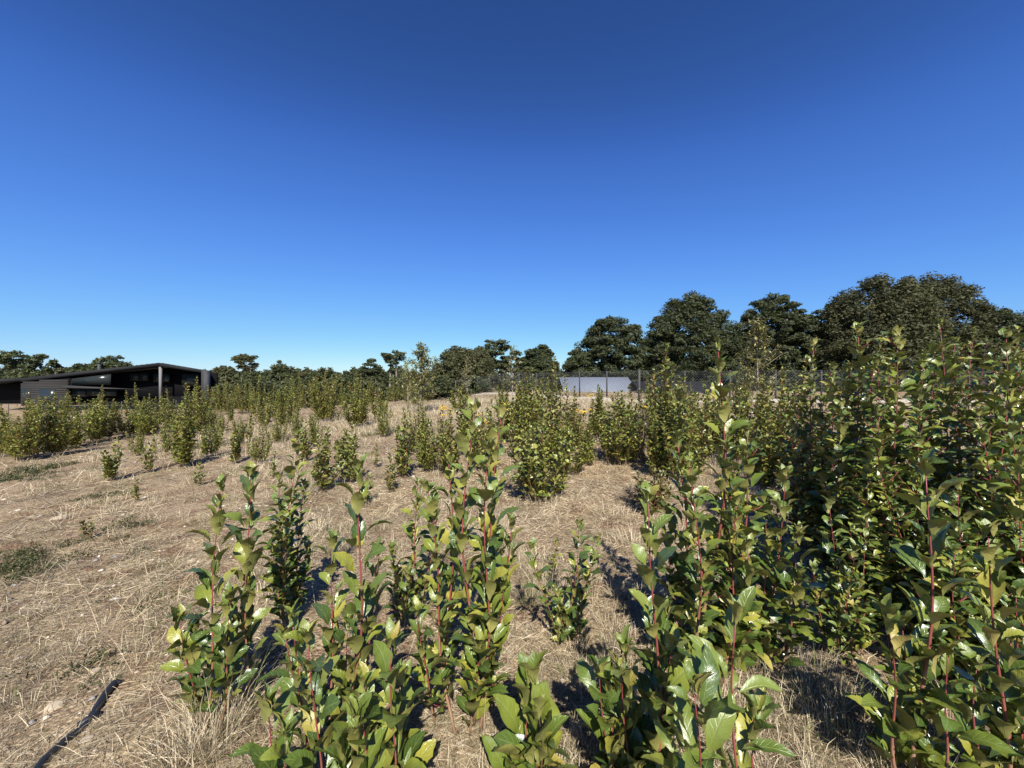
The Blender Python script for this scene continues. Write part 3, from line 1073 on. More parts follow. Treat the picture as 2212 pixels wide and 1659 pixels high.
def leaf_frame(az, el, roll):
    """columns: x (width), y (length), z (normal)"""
    y = Vector((math.cos(az) * math.cos(el), math.sin(az) * math.cos(el), math.sin(el)))
    z = Vector((-math.cos(az) * math.sin(el), -math.sin(az) * math.sin(el), math.cos(el)))
    x = y.cross(z)
    x2 = x * math.cos(roll) + z * math.sin(roll)
    z2 = x2.cross(y)
    return x2, y, z2


G_NEAR = 'leafy saplings in the foreground'
G_ROW = 'planted shrubs across the field'


def sapling(label, base, stems, L=0.085, spacing=0.03, f0=0.12, el=(20, 60), twig=0.0, twig_n=0, young=0.2, single=True, cap=300, mat='leaf', group=G_NEAR,
            name='sapling', cat='sapling', lod='hi', rad=0.006, yellow=0.012, seed=0, dens=1.0, wf=1.0):
    """base: world point; stems: list of (top point relative to the base, base offset)"""
    rnd = random.Random(seed)
    L, spacing, rad = L * (1.3 if L < .09 else 1.12) * (1 if lod == 'hi' else 1.45), spacing * (.6 if lod == 'hi' else .7), rad * .72
    twig_n = int(twig_n * (1.5 if lod == 'hi' else 1.9) + .5)
    root = thing(name, label, cat, base, group)
    leaves = []          # (pos, frame, length, young?, kind)
    for si, (top, bo) in enumerate(stems):
        top, bo = Vector(top), Vector(bo)
        H = top.z
        ctrl = Vector((bo.x + (top.x - bo.x) * 0.75 + rnd.uniform(-.02, .02), bo.y + (top.y - bo.y) * 0.75 + rnd.uniform(-.02, .02), H * 0.42))
        n = 12 if lod == 'hi' else 6
        ph = rnd.uniform(0, 6)
        wob = 0.016 * min(1.5, H) * rnd.uniform(.4, 1.4)

        def pt(t):
            p = bez(bo, ctrl, top, t)
            return p + Vector((wob * math.sin(7 * t + ph), wob * math.cos(6 * t + ph * 1.3), 0))
        r0 = rad * (0.65 + 0.5 * H)
        m = MB()
        pts = [pt(i / n) for i in range(n + 1)]
        pts[0] = pts[0] - Vector((0, 0, 0.03))
        m.tube(pts, [r0 * (1 - 0.78 * i / n) for i in range(n + 1)], 7 if lod == 'hi' else 4, [i / n for i in range(n + 1)])
        # leaves along the stem
        t = f0
        a = rnd.uniform(0, 6.28)
        slen = max(0.05, (top - bo).length)
        while t < 1.0:
            a += 2.4 + rnd.uniform(-.35, .35)
            p = pt(t)
            yl = t > 1 - young
            e = R(rnd.uniform(el[0] + 2, el[1] + 16)) + (R(20) * max(0, (t - .8) / .2))
            ll = L * (0.72 + 0.45 * math.sin(math.pi * (0.15 + 0.75 * t))) * rnd.uniform(.65, 1.12)
            if t > .93:
                ll *= 0.75
            leaves.append((p, a, min(e, R(82)), ll, yl, r0 * (1 - .78 * t)))
            if rnd.random() < .25 * dens:    # a second, smaller leaf from the same axil
                leaves.append((p, a + rnd.uniform(-1, 1), min(R(80), e + R(20)), ll * .55, yl, r0))
            t += spacing / slen * rnd.uniform(.6, 1.4) / dens
        for k in range(5):                    # bud tuft at the tip
            leaves.append((pt(1.0), a + k * 2.4, R(rnd.uniform(58, 84)), L * rnd.uniform(.35, .7), True, r0 * .2))
        # side twigs
        for k in range(twig_n):
            t0 = f0 * .6 + (0.97 - f0 * .6) * (k + rnd.random()) / twig_n
            az = rnd.uniform(0, 6.28)
            tl = twig * (1.15 - 0.75 * t0) * rnd.uniform(.5, 1.2)
            p0 = pt(min(.97, t0))
            tip = p0 + Vector((math.cos(az), math.sin(az), rnd.uniform(.5, 1.3))) * tl * 0.75
            md = p0.lerp(tip, .5) + Vector((math.cos(az), math.sin(az), 0)) * tl * .1
            m.tube([p0, md, tip], [r0 * .4, r0 * .3, r0 * .15], 4 if lod == 'hi' else 3, [t0 * .6 + .4, t0 * .4 + .6, 1.0])
            s = 0.15
            while s < 1.0:
                a += 2.4
                leaves.append((bez(p0, md, tip, s), a, R(rnd.uniform(*el)), L * rnd.uniform(.5, .95) * (.9 - .25 * s), s > .8, r0 * .3))
                s += spacing / tl / dens * rnd.uniform(.7, 1.3)
        m.build('stem', M['stem'], root, smooth=True)
    # decide which are built leaf by leaf
    bw = Vector(base)
    eye = Vector((0, 0, EYE))
    order = sorted(range(len(leaves)), key=lambda i: (leaves[i][0] + bw - eye).length - leaves[i][3] * 1.5)
    one = set(order[:cap]) if single else set()
    rest = []
    for i, (p, az, e, ll, yl, rr) in enumerate(leaves):
        x, y, z = leaf_frame(az, e, rnd.gauss(0, .35))
        pos = p + Vector((math.cos(az), math.sin(az), .2)) * (rr + 0.012 * ll / .08)
        kind = 'leaf_yellow' if rnd.random() < yellow else ('leaf_young' if (yl and rnd.random() < .75 and mat == 'leaf') else mat)
        if i in one:
            o = bpy.data.objects.new('leaf', LEAFMESH[kind][rnd.randrange(8)])
            COL.objects.link(o)
            o.parent = root
            mw = rnd.uniform(.8, 1.15) * ll * wf
            o.matrix_local = Matrix(((x.x * mw, y.x * ll, z.x * ll, pos.x), (x.y * mw, y.y * ll, z.y * ll, pos.y), (x.z * mw, y.z * ll, z.z * ll, pos.z), (0, 0, 0, 1)))
        else:
            rest.append((x, y, z, pos, ll, kind))
    if rest:
        merge_leaves(rest, root, lod, rnd, FAR if (bw - eye).length > 6.5 else LO)
    return root


def merge_leaves(rest, root, lod, rnd, shapes=None, name='foliage'):
    shapes = shapes or LO
    kinds = sorted({r[5] for r in rest})
    VV, TT, AA, MI = [], [], [], []
    off = 0
    arr = np.array([[*r[0], *r[1], *r[2], *r[3], r[4]] for r in rest])
    kk = np.array([kinds.index(r[5]) for r in rest])
    sh = np.array([rnd.randrange(len(shapes)) for _ in rest])
    for s in range(len(shapes)):
        V, T, A = shapes[s]
        sel = np.where(sh == s)[0]
        if not len(sel):
            continue
        a = arr[sel]
        B = np.stack([a[:, 0:3], a[:, 3:6], a[:, 6:9]], 1)     # (n, axis, xyz)
        P = np.einsum('vk,nkx->nvx', V, B) * a[:, 12][:, None, None] + a[:, None, 9:12]
        nvv = len(V)
        n = len(sel)
        VV.append(P.reshape(-1, 3))
        TT.append((T[None] + (np.arange(n) * nvv)[:, None, None] + off).reshape(-1, 3))
        A2 = np.repeat(A[None], n, 0)
        A2[:, :, 2] = rng.random(n)[:, None]
        AA.append(A2.reshape(-1, 3))
        MI.append(np.repeat(kk[sel], len(T)))
        off += n * nvv
    me = tri_mesh(name, np.concatenate(VV), np.concatenate(TT), [M[k] for k in kinds], {'luv': ('FLOAT_VECTOR', np.concatenate(AA))}, True, np.concatenate(MI))
    return link(name, me, root, kind='stuff')


def px_stems(base, d, tops, spread=0.04, seed=0):
    """tops: (px, py, depth offset[, base x offset in m])"""
    rnd = random.Random(seed)
    out = []
    for t in tops:
        p = at(t[0], t[1], d + t[2])
        bo = Vector((rnd.uniform(-spread, spread) + (t[3] if len(t) > 3 else 0), rnd.uniform(-spread, spread) + t[2] * .4, 0))
        out.append((p - base, bo))
    return out


def near(label, px, d, tops, seed, **kw):
    p = at(px, 818, d)
    base = Vector((p.x, p.y, tz(p.x, p.y)))
    sp = kw.pop('spread', 0.035)
    r8 = random.Random(seed + 9)
    ref = max((at(t[0], t[1], d + t[2]).z for t in tops)) - base.z
    st = px_stems(base, d, tops, sp, seed)
    for k in range(kw.pop('extra', 3)):
        a = r8.uniform(0, 6.28)
        r = r8.uniform(.06, .17) * min(1.3, ref)
        st.append((Vector((math.cos(a) * r, math.sin(a) * r, ref * r8.uniform(.25, .6))), Vector((math.cos(a) * r * .4, math.sin(a) * r * .4, 0))))
    return sapling(label, base, st, seed=seed, **kw)


# --- foreground, leaf by leaf
near('two tall leafy stems with pale brown bark, nearest the bare slope', 455, 1.66, [(470, 1062, 0, -.02), (537, 1030, .08, .07), (388, 1345, -.05, -.04)], 101, L=.085, spacing=.042, f0=.15, el=(25, 65), rad=.0065)
near('dense bright sapling with small crowded leaves behind the two brown stems', 610, 2.25, [(632, 945, 0), (606, 1035, .05), (655, 1050, .1), (590, 1150, -.05), (665, 1190, .1)], 102, L=.07, spacing=.03, f0=.1, el=(10, 50), twig=.09, twig_n=3, extra=1)
near('tall sapling with a thick crimson stem and widely spaced leaves', 705, 1.5, [(785, 1018, 0, .02), (722, 1180, .1, -.03), (820, 1200, .12, .05)], 103, L=.10, spacing=.05, f0=.12, el=(25, 68), rad=.0085, young=.12)
near('short sapling at the bottom edge with a single brick red stem and broad leaves', 662, 1.14, [(668, 1388, 0), (575, 1535, .02, -.08), (612, 1590, -.05, -.05)], 104, L=.105, spacing=.045, f0=.1, el=(20, 65), rad=.007)
near('short sapling at the bottom edge right of the brick red stem, with large upright leaves', 815, 1.2, [(850, 1405, 0), (790, 1490, -.05), (765, 1560, -.1, -.05), (865, 1480, .15, .06)], 105, L=.11, spacing=.045, f0=.05, el=(25, 70), rad=.007)
near('tall clump of many red stems in the centre of the foreground', 995, 1.6, [(1012, 890, 0), (1085, 905, .06, .05), (930, 1060, .08, -.06), (1058, 985, -.1, .03), (975, 1000, .15, -.02), (1100, 1130, .02, .09), (905, 1330, -.05, -.12)],
     106, L=.095, spacing=.042, f0=.12, el=(25, 68), rad=.008, spread=.06, twig=.1, twig_n=1)
near('small sapling of a few huge glossy leaves at the bottom edge', 1140, 1.32, [(1148, 1480, 0), (1165, 1545, -.05, .03)], 107, L=.13, spacing=.05, f0=.25, el=(20, 70), rad=.006, young=.05)
near('slim sapling with small leaves tucked behind the central red stemmed clump', 885, 2.3, [(905, 1048, 0), (850, 1190, .03, -.06), (945, 1075, .1, .06), (880, 1240, -.1)], 108, L=.065, spacing=.03, f0=.12, el=(20, 62))
near('knee high sapling alone in the straw with one shoot leaning out sideways', 1228, 2.2, [(1252, 1135, 0), (1150, 1185, -.05, -.02), (1290, 1170, .1, .02), (1205, 1290, 0)], 109, L=.066, spacing=.034, f0=.06, el=(15, 60), rad=.005)
near('sapling with a straight scarlet stem and folded leaves in front of the tallest sapling', 1395, 1.38, [(1408, 1085, 0), (1345, 1410, -.05, -.06), (1440, 1330, .1, .05), (1320, 1500, .0, -.1)], 110, L=.115, spacing=.048, f0=.08, el=(20, 65), rad=.0085)
near('sapling with long drooping yellow green leaves at the bottom edge', 1540, 1.02, [(1592, 1352, 0, .02), (1500, 1490, -.05, -.05), (1640, 1560, .05, .08)], 111, L=.14, spacing=.06, f0=.1, el=(-5, 50), rad=.008, young=.4, wf=.66, extra=1)
near('tallest foreground sapling, its leading shoot rising above the horizon', 1535, 1.9, [(1562, 758, 0), (1470, 950, .05, -.08), (1620, 930, .12, .08), (1500, 1010, -.08, -.04), (1590, 1020, .1, .05), (1440, 1110, .1, -.12)],
     112, L=.1, spacing=.036, f0=.1, el=(20, 62), rad=.0095, twig=.14, twig_n=4, spread=.06)
near('broad sapling with bluish leaves leaning out beside the tallest one', 1655, 1.95, [(1702, 1030, 0, .02), (1650, 1085, .06), (1730, 1150, -.05, .06), (1620, 1200, .1, -.05)], 113, L=.1, spacing=.04, f0=.1, el=(15, 60), rad=.008, twig=.12, twig_n=2)
near('tall open sapling topped by one yellow leaf, in front of the dense thicket', 1975, 1.42, [(2008, 1018, 0, .02), (1955, 1350, .04, -.06), (2050, 1420, -.05, .05)], 114, L=.115, spacing=.06, f0=.06, el=(15, 62), rad=.009, yellow=.05)
near('sapling with a brown stem in the lower right corner of the field', 2165, 1.38, [(2135, 1160, 0, .0), (2200, 1290, .1, .05), (2110, 1450, .0, -.05)], 115, L=.115, spacing=.052, f0=.06, el=(15, 62), rad=.009)
near('low bushy sapling with pale yellow stem at the foot of the thicket', 1830, 2.15, [(1795, 1092, 0), (1870, 1130, .1, .08), (1760, 1230, .05, -.08), (1905, 1240, .1, .12), (1840, 1190, -.1)], 116, L=.07, spacing=.034, f0=.12, el=(10, 55), twig=.12, twig_n=3)

# --- dense thicket on the right: 300 leaves one by one on each, the rest joined
TH = [
    ('narrow yellowish bush at the near end of the thicket beside the fence', 1760, 3.3, [(1758, 745, 0), (1735, 850, .1), (1790, 820, .1), (1720, 930, -.1, -.1), (1805, 900, .2, .1)], 1),
    ('tall bush with a bare pointed shoot above its leaves in the thicket', 1855, 2.75, [(1850, 712, 0), (1830, 800, .1), (1890, 790, .1), (1815, 880, -.15, -.08), (1900, 900, -.2, .1)], 2),
    ('tall bush whose blunt top carries large pale leaves, second in the thicket front', 1950, 2.5, [(1942, 728, 0), (1920, 800, .1), (1985, 780, .05), (1905, 900, -.2), (1990, 900, -.15)], 3),
    ('tallest bush of the thicket with its tip over the broad tree', 2050, 2.9, [(2032, 700, 0), (2010, 760, .1), (2075, 740, .1), (2000, 850, -.2), (2090, 840, -.1)], 4),
    ('dark leaved bush with wide glossy leaves near the picture edge in the thicket', 2150, 2.3, [(2172, 732, 0), (2140, 800, .1), (2200, 780, .1), (2115, 900, -.15), (2190, 930, -.15)], 5),
    ('bush cut by the picture edge at the end of the thicket', 2260, 2.4, [(2255, 705, 0), (2225, 770, .1), (2290, 760, .1), (2215, 880, -.1)], 6),
    ('rear bush of the thicket behind the tall blunt topped bush', 1900, 3.7, [(1905, 740, 0), (1880, 780, .1), (1935, 770, .1)], 7),
    ('rear bush of the thicket behind the tallest bush', 2110, 3.8, [(2105, 715, 0), (2080, 750, .1), (2140, 740, .1), (2155, 780, -.2)], 8),
    ('rear bush of the thicket near the picture edge', 2195, 3.7, [(2200, 712, 0), (2180, 750, .1), (2230, 740, .1)], 9),
    ('low bush in the shade at the foot of the thicket', 2080, 1.95, [(2080, 1060, 0), (2040, 1130, .1), (2120, 1120, .1), (2060, 1200, -.1)], 10),
    ('inner bush of the thicket just behind the pointed shoot', 1800, 3.05, [(1805, 800, 0), (1775, 870, .1), (1835, 860, .1), (1790, 950, -.1)], 12),
    ('inner bush of the thicket between the blunt topped and the tallest bush', 2005, 3.25, [(2000, 765, 0), (1975, 800, .1), (2030, 790, .1), (1985, 900, -.2)], 13),
    ('inner bush of the thicket behind the wide glossy leaved bush', 2225, 2.95, [(2220, 735, 0), (2195, 790, .1), (2245, 780, .1), (2210, 900, -.2)], 14),
    ('bush at the rear corner of the thicket nearest the fence', 1735, 4.3, [(1738, 800, 0), (1715, 850, .1), (1760, 840, .1), (1700, 880, .1)], 15),
    ('rearmost bush of the thicket under the broad tree', 1860, 4.6, [(1862, 770, 0), (1835, 800, .1), (1890, 790, .1)], 16),
    ('waist high bush filling the shade between the corner sapling and the thicket', 2190, 1.95, [(2195, 1010, 0), (2230, 1060, .1), (2165, 1090, .1)], 17),
    ('half height bush under the blunt topped bush', 1895, 2.35, [(1880, 1000, 0), (1920, 1050, .1), (1850, 1080, .1)], 11),
]
for (lab, px, d, tops, s) in TH:
    near(lab, px, d, tops, 200 + s, L=.085 if d < 3.2 else .075, spacing=.036 if d < 3.4 else .045, f0=.1, el=(5, 55), twig=.26, twig_n=11, rad=.0068, spread=.1, group='bushes of the dense thicket', name='bush', cat='bush',
         young=.12, mat='leaf' if s != 1 else 'leaf_mid', yellow=.006)


# --- shrubs further out (base pixel, top pixel, width)
def shrub(label, xb, yb, xt, yt, w, seed, d=None, L=.06, n=5, mat='leaf_mid', single=False, spacing=.035, twig=None, tn=7, yellow=.012, group=G_ROW, el=(10, 60), name='shrub', cat='shrub', shape='cone'):
    if d is None:
        base, d = ground_at(xb, yb)
    else:
        p = at(xb, 818, d)
        base = Vector((p.x, p.y, 0))
    base = Vector((base.x, base.y, tz(base.x, base.y)))
    rnd = random.Random(seed)
    hw = w / 2 * d / FPX * 1.18
    top = at(xt, yt, d) - base
    stems = [(top, Vector((0, 0, 0)))]
    if n > 3:
        n = int(n * 1.5)
    for i in range(n - 1):
        a = rnd.uniform(0, 6.28)
        r = hw * rnd.uniform(.25, .85)
        h = top.z * rnd.uniform(.55, .96) * (1.04 - .2 * r / hw)
        stems.append((Vector((math.cos(a) * r, math.sin(a) * r, h)), Vector((math.cos(a) * r * .4, math.sin(a) * r * .4, 0))))
    tw = twig if twig is not None else max(.07, hw * .55)
    sp = spacing * (1 if d < 8 else 1.15 if d < 12 else 1.4)
    LL = L * (1 if d < 8 else 1.1 if d < 14 else 1.3)
    return sapling(label, base, stems, L=LL, spacing=sp, f0=.08, el=el, twig=tw, twig_n=tn, young=.15, single=single, mat=mat, group=group, name=name, cat=cat,
                   lod='hi' if d < 4 else 'lo', rad=.006, yellow=yellow, seed=seed)


S = [
    # label, xb, yb, xt, yt, w, kwargs
    ('wide round leaved shrub standing behind the central red stemmed clump', 1172, 1085, 1175, 872, 165, dict(n=7, single=True, L=.062, tn=6)),
    ('spire shaped shrub rising above the fence left of the pale roof', 1200, 985, 1197, 768, 70, dict(d=6.4, n=5, L=.05, twig=.14, tn=12)),
    ('shorter twin spire right beside the spire shaped shrub', 1222, 985, 1222, 815, 60, dict(d=6.8, n=4, L=.05, twig=.14, tn=10)),
    ('broad low shrub with bright leaves in front of the pale roof', 1335, 1000, 1332, 852, 130, dict(n=8, L=.055, tn=8)),
    ('shrub with one thin shoot far above the fence, right of the pale roof', 1440, 1010, 1443, 748, 110, dict(d=6.3, n=7, L=.055, tn=9)),
    ('rounded shrub filling the gap left of the tallest sapling', 1480, 1020, 1480, 822, 110, dict(d=5.6, n=7, L=.055, tn=8)),
    ('dark brown low shrub on the straw in the middle of the path', 1410, 1110, 1412, 1010, 90, dict(n=7, L=.04, mat='leaf_olive', tn=6)),
    ('small yellow tinged shrub in front of the steel roof corner', 1390, 965, 1385, 845, 60, dict(d=8.2, n=5, L=.05, tn=8)),
    ('slender upright shrub right of the bare straw path', 868, 1032, 872, 888, 58, dict(n=4, L=.055, tn=6)),
    ('loose shrub with drooping leaves in the middle field', 915, 1010, 920, 920, 60, dict(n=5, L=.05, tn=6)),
    ('small loose shrub left of the central clump, low in the straw', 975, 990, 972, 892, 70, dict(d=6.0, n=6, L=.05, tn=7)),
    ('airy shrub between the central clump and the round leaved shrub', 1050, 1000, 1060, 868, 90, dict(d=6.3, n=6, L=.05, tn=7)),
    ('thin upright shrub behind the crowded bright sapling', 703, 1062, 706, 930, 60, dict(n=5, L=.055, single=True, tn=5)),
    ('thin shrub with bent tip beside the straw path', 757, 1045, 762, 915, 50, dict(n=4, L=.055, single=True, tn=5)),
    ('tiny seedling of a few leaves on the bare path', 812, 1010, 813, 965, 16, dict(n=2, L=.045, tn=1)),
    ('oval shrub with yellow lower leaves on the crest', 775, 922, 771, 825, 74, dict(n=9, L=.055, tn=10)),
    ('tall shrub with yellow base, left of the oval shrub', 705, 912, 702, 798, 84, dict(n=10, L=.055, tn=10, yellow=.05)),
    ('small yellow shrub right of the oval shrub on the crest', 820, 905, 821, 838, 48, dict(n=6, L=.055, tn=8, yellow=.10)),
    ('column shrub with a long shadow on the crest', 612, 922, 618, 818, 56, dict(n=7, L=.055, tn=9)),
    ('narrow shrub before the column shrub', 570, 925, 571, 858, 32, dict(n=4, L=.055, tn=7)),
    ('bushy shrub at the end of the house, left of two', 487, 895, 488, 812, 62, dict(n=8, L=.055, tn=9)),
    ('bushy shrub at the end of the house, right of two', 532, 893, 530, 818, 54, dict(n=8, L=.055, tn=9)),
    ('small shrub alone on the straw below the crest', 505, 1003, 506, 915, 34, dict(n=4, L=.055, tn=5)),
    ('little shrub near the shaded edge of the path', 540, 952, 541, 888, 28, dict(n=3, L=.055, tn=5)),
    ('little shrub with spreading leaves left of the bare path', 470, 962, 476, 912, 34, dict(n=4, L=.05, tn=4)),
    ('tall shrub with a lit lower half where the slope begins', 396, 1010, 398, 832, 66, dict(n=7, L=.06, tn=9, yellow=.02)),
    ('dense shrub in front of the end wall of the black house', 428, 940, 426, 815, 70, dict(n=8, L=.055, tn=9)),
    ('single stemmed small shrub on the slope below the shrub row', 326, 1020, 331, 925, 36, dict(n=3, L=.055, tn=4)),
    ('small pale shrub on the slope, lowest of the left group', 243, 1038, 258, 950, 34, dict(n=4, L=.055, tn=4)),
    ('bulky dark shrub at the left edge of the picture', 58, 995, 62, 848, 120, dict(n=11, L=.06, tn=10)),
    ('shrub with bright top next to the bulky dark shrub', 118, 985, 118, 850, 70, dict(n=8, L=.06, tn=9)),
    ('wide shrub before the boarded wall of the house', 172, 968, 168, 858, 84, dict(n=9, L=.06, tn=9)),
    ('round shrub before the long window of the house', 226, 952, 222, 852, 66, dict(n=8, L=.06, tn=9)),
    ('shrub before the dark recess of the house', 278, 942, 272, 862, 70, dict(n=8, L=.06, tn=9)),
    ('shrub left of the pale porch post', 322, 930, 322, 852, 58, dict(n=8, L=.06, tn=8)),
    ('shrub right of the pale porch post', 364, 925, 362, 842, 54, dict(n=7, L=.06, tn=8)),
    ('olive shrub below the far umbrella tree on the crest', 578, 872, 578, 830, 40, dict(n=6, L=.06, mat='leaf_olive', tn=7, yellow=.08)),
    ('shrub behind the column shrub on the skyline', 645, 880, 646, 803, 50, dict(n=7, L=.06, tn=8)),
    ('shrub on the skyline between the yellow based shrub and the oval shrub', 738, 874, 738, 806, 46, dict(n=7, L=.06, tn=8)),
    ('orange tinted shrub on the skyline', 672, 866, 668, 818, 44, dict(n=6, L=.06, tn=7, mat='leaf_olive', yellow=.15)),
    ('small shrub on the skyline right of the oval shrub', 800, 868, 802, 815, 40, dict(n=6, L=.06, tn=7)),
    ('green shrub beside the brown narrow leaved tree', 852, 868, 850, 812, 42, dict(n=6, L=.06, tn=7)),
    ('shrub in the pale grass right of the brown narrow leaved tree', 992, 886, 992, 838, 40, dict(n=5, L=.06, tn=6)),
    ('tall thin shrub against the fence left of the spires', 1152, 905, 1150, 800, 56, dict(d=9.5, n=6, L=.06, tn=8)),
    ('leafy shrub against the fence, beyond the round leaved shrub', 1128, 900, 1126, 828, 60, dict(d=9, n=6, L=.055, tn=8)),
    ('shrub with yellow top leaves before the steel roof', 1290, 900, 1292, 835, 60, dict(d=9.5, n=6, L=.055, tn=8, yellow=.05)),
    ('feathery pale shrub at the fence corner post', 1412, 880, 1412, 802, 52, dict(d=12, n=6, L=.06, tn=9, mat='leaf_olive')),
    ('bright shrub half hidden behind the tallest sapling', 1600, 950, 1600, 838, 90, dict(d=7, n=7, L=.055, tn=8)),
    ('bright shrub between the tallest sapling and the thicket', 1680, 960, 1690, 800, 80, dict(d=5.6, n=7, L=.055, tn=9)),
    ('low shrub in the shade right of the tallest sapling', 1660, 1010, 1662, 900, 70, dict(d=5.0, n=6, L=.055, tn=8)),
    ('small bronze seedling beside the green mat on the slope', 192, 1165, 195, 1122, 26, dict(n=3, L=.035, tn=2, mat='leaf_olive')),
    ('knee high shoot in front of the path, right of the central clump', 1190, 1250, 1200, 1170, 30, dict(n=2, L=.04, tn=2)),
    ('thin upright seedling nearest the shaded path edge, left of the crowded bright sapling', 590, 1035, 592, 978, 22, dict(n=2, L=.045, tn=3)),
    ('small forked seedling in the straw between the two brown stems and the small shrubs', 430, 1050, 432, 1000, 26, dict(n=3, L=.045, tn=3)),
    ('short seedling above the green mat on the slope', 292, 1085, 294, 1040, 24, dict(n=2, L=.045, tn=3)),
    ('slim seedling just right of the bare path', 840, 1065, 842, 985, 26, dict(n=3, L=.045, tn=4)),
    ('slim bright seedling behind the crimson stemmed sapling', 790, 1090, 795, 1030, 24, dict(n=2, L=.045, tn=4)),
    ('thin shrub with several shoots left of the slender upright shrub', 655, 1000, 658, 915, 36, dict(n=4, L=.05, tn=5)),
    ('low leafy shrub at the top of the bare path', 742, 985, 744, 930, 40, dict(n=4, L=.05, tn=5)),
    ('thin shrub on the slope above the small forked seedling', 440, 990, 442, 925, 30, dict(n=3, L=.05, tn=4)),
]
for i, (lab, xb, yb, xt, yt, w, kw) in enumerate(S):
    shrub(lab, xb, yb, xt, yt, w, 300 + i, **kw)


# --- the far rows of the plantation, too small and alike to tell apart
far = []
r5 = random.Random(77)
for k in range(4):
    lab_ = 'small far shrub in the back rows of the plantation'
    o = shrub(lab_, 560 + 70 * k, 818, 560 + 70 * k, 812 - 3 * k, 46, 700 + k, d=24, n=5, L=.07, tn=7, mat=['leaf_mid', 'leaf_mid', 'leaf_olive', 'leaf_mid'][k], group='far shrubs in the back rows')
    far.append(o)
    kids[o] = list(o.children)
mids = []
MIDW = [('loose', 'leaf_mid', 60, .055), ('bright', 'leaf_mid', 80, .06), ('olive', 'leaf_olive', 60, .05), ('tangled', 'leaf_mid', 95, .055)]
for k, (w_, mt, ww, ll) in enumerate(MIDW):
    o = shrub('mid sized shrub in the crowded rows before the chain link fence', 1000 + k * 120, 900, 1000 + k * 120, 838, ww, 720 + k, d=9, n=6, L=ll, tn=7, mat=mt, group='shrubs crowded before the fence')
    mids.append(o)
    kids[o] = list(o.children)
for (px, d_, sc_) in ((955, 8.6, .8), (1010, 7.4, .8), (1085, 9.5, .9), (1060, 7.2, .65), (1135, 7.2, .8), (1250, 8.0, .75), (1275, 6.6, .65), (1310, 9.2, .75), (1375, 7.4, .7), (1400, 9.8, 1.0), (1420, 5.9, .7), (1470, 7.6, 1.0), (1505, 6.4, .85), (1520, 9, 1.0),
                      (1545, 7.8, 1.0), (1610, 8.6, 1.05), (1650, 7.0, 1.0), (1700, 7.4, 1.05), (1720, 6.2, 1.0), (1735, 4.9, .85), (895, 8.5, .6), (1225, 6.1, .7), (1165, 6.2, .7), (930, 6.2, .55)):
    p = at(px, 818, d_)
    copy_thing(mids[r5.randrange(4)], (p.x, p.y, tz(p.x, p.y)), r5.uniform(0, 6), (sc_, sc_, sc_ * r5.uniform(.85, 1.15)))
ORD = ['first', 'second', 'third', 'fourth', 'fifth', 'sixth', 'seventh', 'eighth', 'ninth', 'tenth', 'eleventh', 'twelfth', 'thirteenth', 'fourteenth', 'fifteenth', 'sixteenth', 'seventeenth', 'eighteenth', 'nineteenth', 'twentieth']
members = [o for o in SC.objects if o.get('group') == 'shrubs crowded before the fence']
for row, lo, hi in (('nearest', 0, 7), ('middle', 7, 8.3), ('farthest', 8.3, 99)):
    rowm = sorted([o for o in members if lo <= o.location.y < hi], key=lambda o: o.location.x / o.location.y)
    for i, o in enumerate(rowm):
        o['label'] = 'shrub %s from the left in the %s of three crowded rows before the fence' % (ORD[i], row)
lefts = []
for k in range(3):
    o = shrub('leafy shrub in the nearly closed row below the black house', 90 + k * 110, 970 - 14 * k, 90 + k * 110, 868 - 4 * k, 80, 740 + k, n=7, L=.06, tn=8, group='shrubs in the closed row below the house')
    lefts.append(o)
    kids[o] = list(o.children)
for (px, py, sc_) in ((12, 985, .9), (195, 945, .8), (300, 936, .75), (385, 934, .8), (450, 930, .7)):
    p, d_ = ground_at(px, py)
    copy_thing(lefts[r5.randrange(3)], (p.x, p.y, tz(p.x, p.y)), r5.uniform(0, 6), (sc_, sc_, sc_ * r5.uniform(.85, 1.15)))
for i, (px, py, sc_) in enumerate(((300, 985, .5), (362, 982, .5), (455, 985, .5), (482, 938, .5), (520, 962, .42), (598, 958, .5), (640, 942, .5), (682, 965, .45), (560, 1000, .42), (905, 960, .5), (830, 945, .45))):
    p, d_ = ground_at(px, py)
    o = copy_thing(lefts[i % 3], (p.x, p.y, tz(p.x, p.y)), r5.uniform(0, 6), (sc_ * .8, sc_ * .8, sc_ * r5.uniform(.95, 1.3)), 'small slim shrub dotted on the bare slope, %s from the left' % ORD[(0, 1, 2, 3, 4, 6, 7, 8, 5, 10, 9)[i]])
    o['group'] = 'small shrubs dotted on the slope'
members = sorted([o for o in SC.objects if o.get('group') == 'shrubs in the closed row below the house'], key=lambda o: o.location.x / o.location.y)
for i, o in enumerate(members):
    o['label'] = 'leafy shrub %s from the left in the nearly closed row below the black house' % ORD[i]
for (n_, x0, x1, d0, d1) in ((12, 455, 930, 21, 44), (3, 1080, 1200, 14, 20), (5, 1420, 1650, 12, 20), (7, 0, 450, 24, 34)):
    for k in range(n_):
        px = x0 + (x1 - x0) * (k + r5.random()) / n_
        d_ = r5.uniform(d0, d1)
        p = at(px, 818, d_)
        sc_ = r5.uniform(.6, 1.0) * (1 if px < 930 else .62)
        copy_thing(far[r5.randrange(4)], (p.x, p.y, tz(p.x, p.y)), r5.uniform(0, 6), (sc_, sc_, sc_ * r5.uniform(.8, 1.1)))


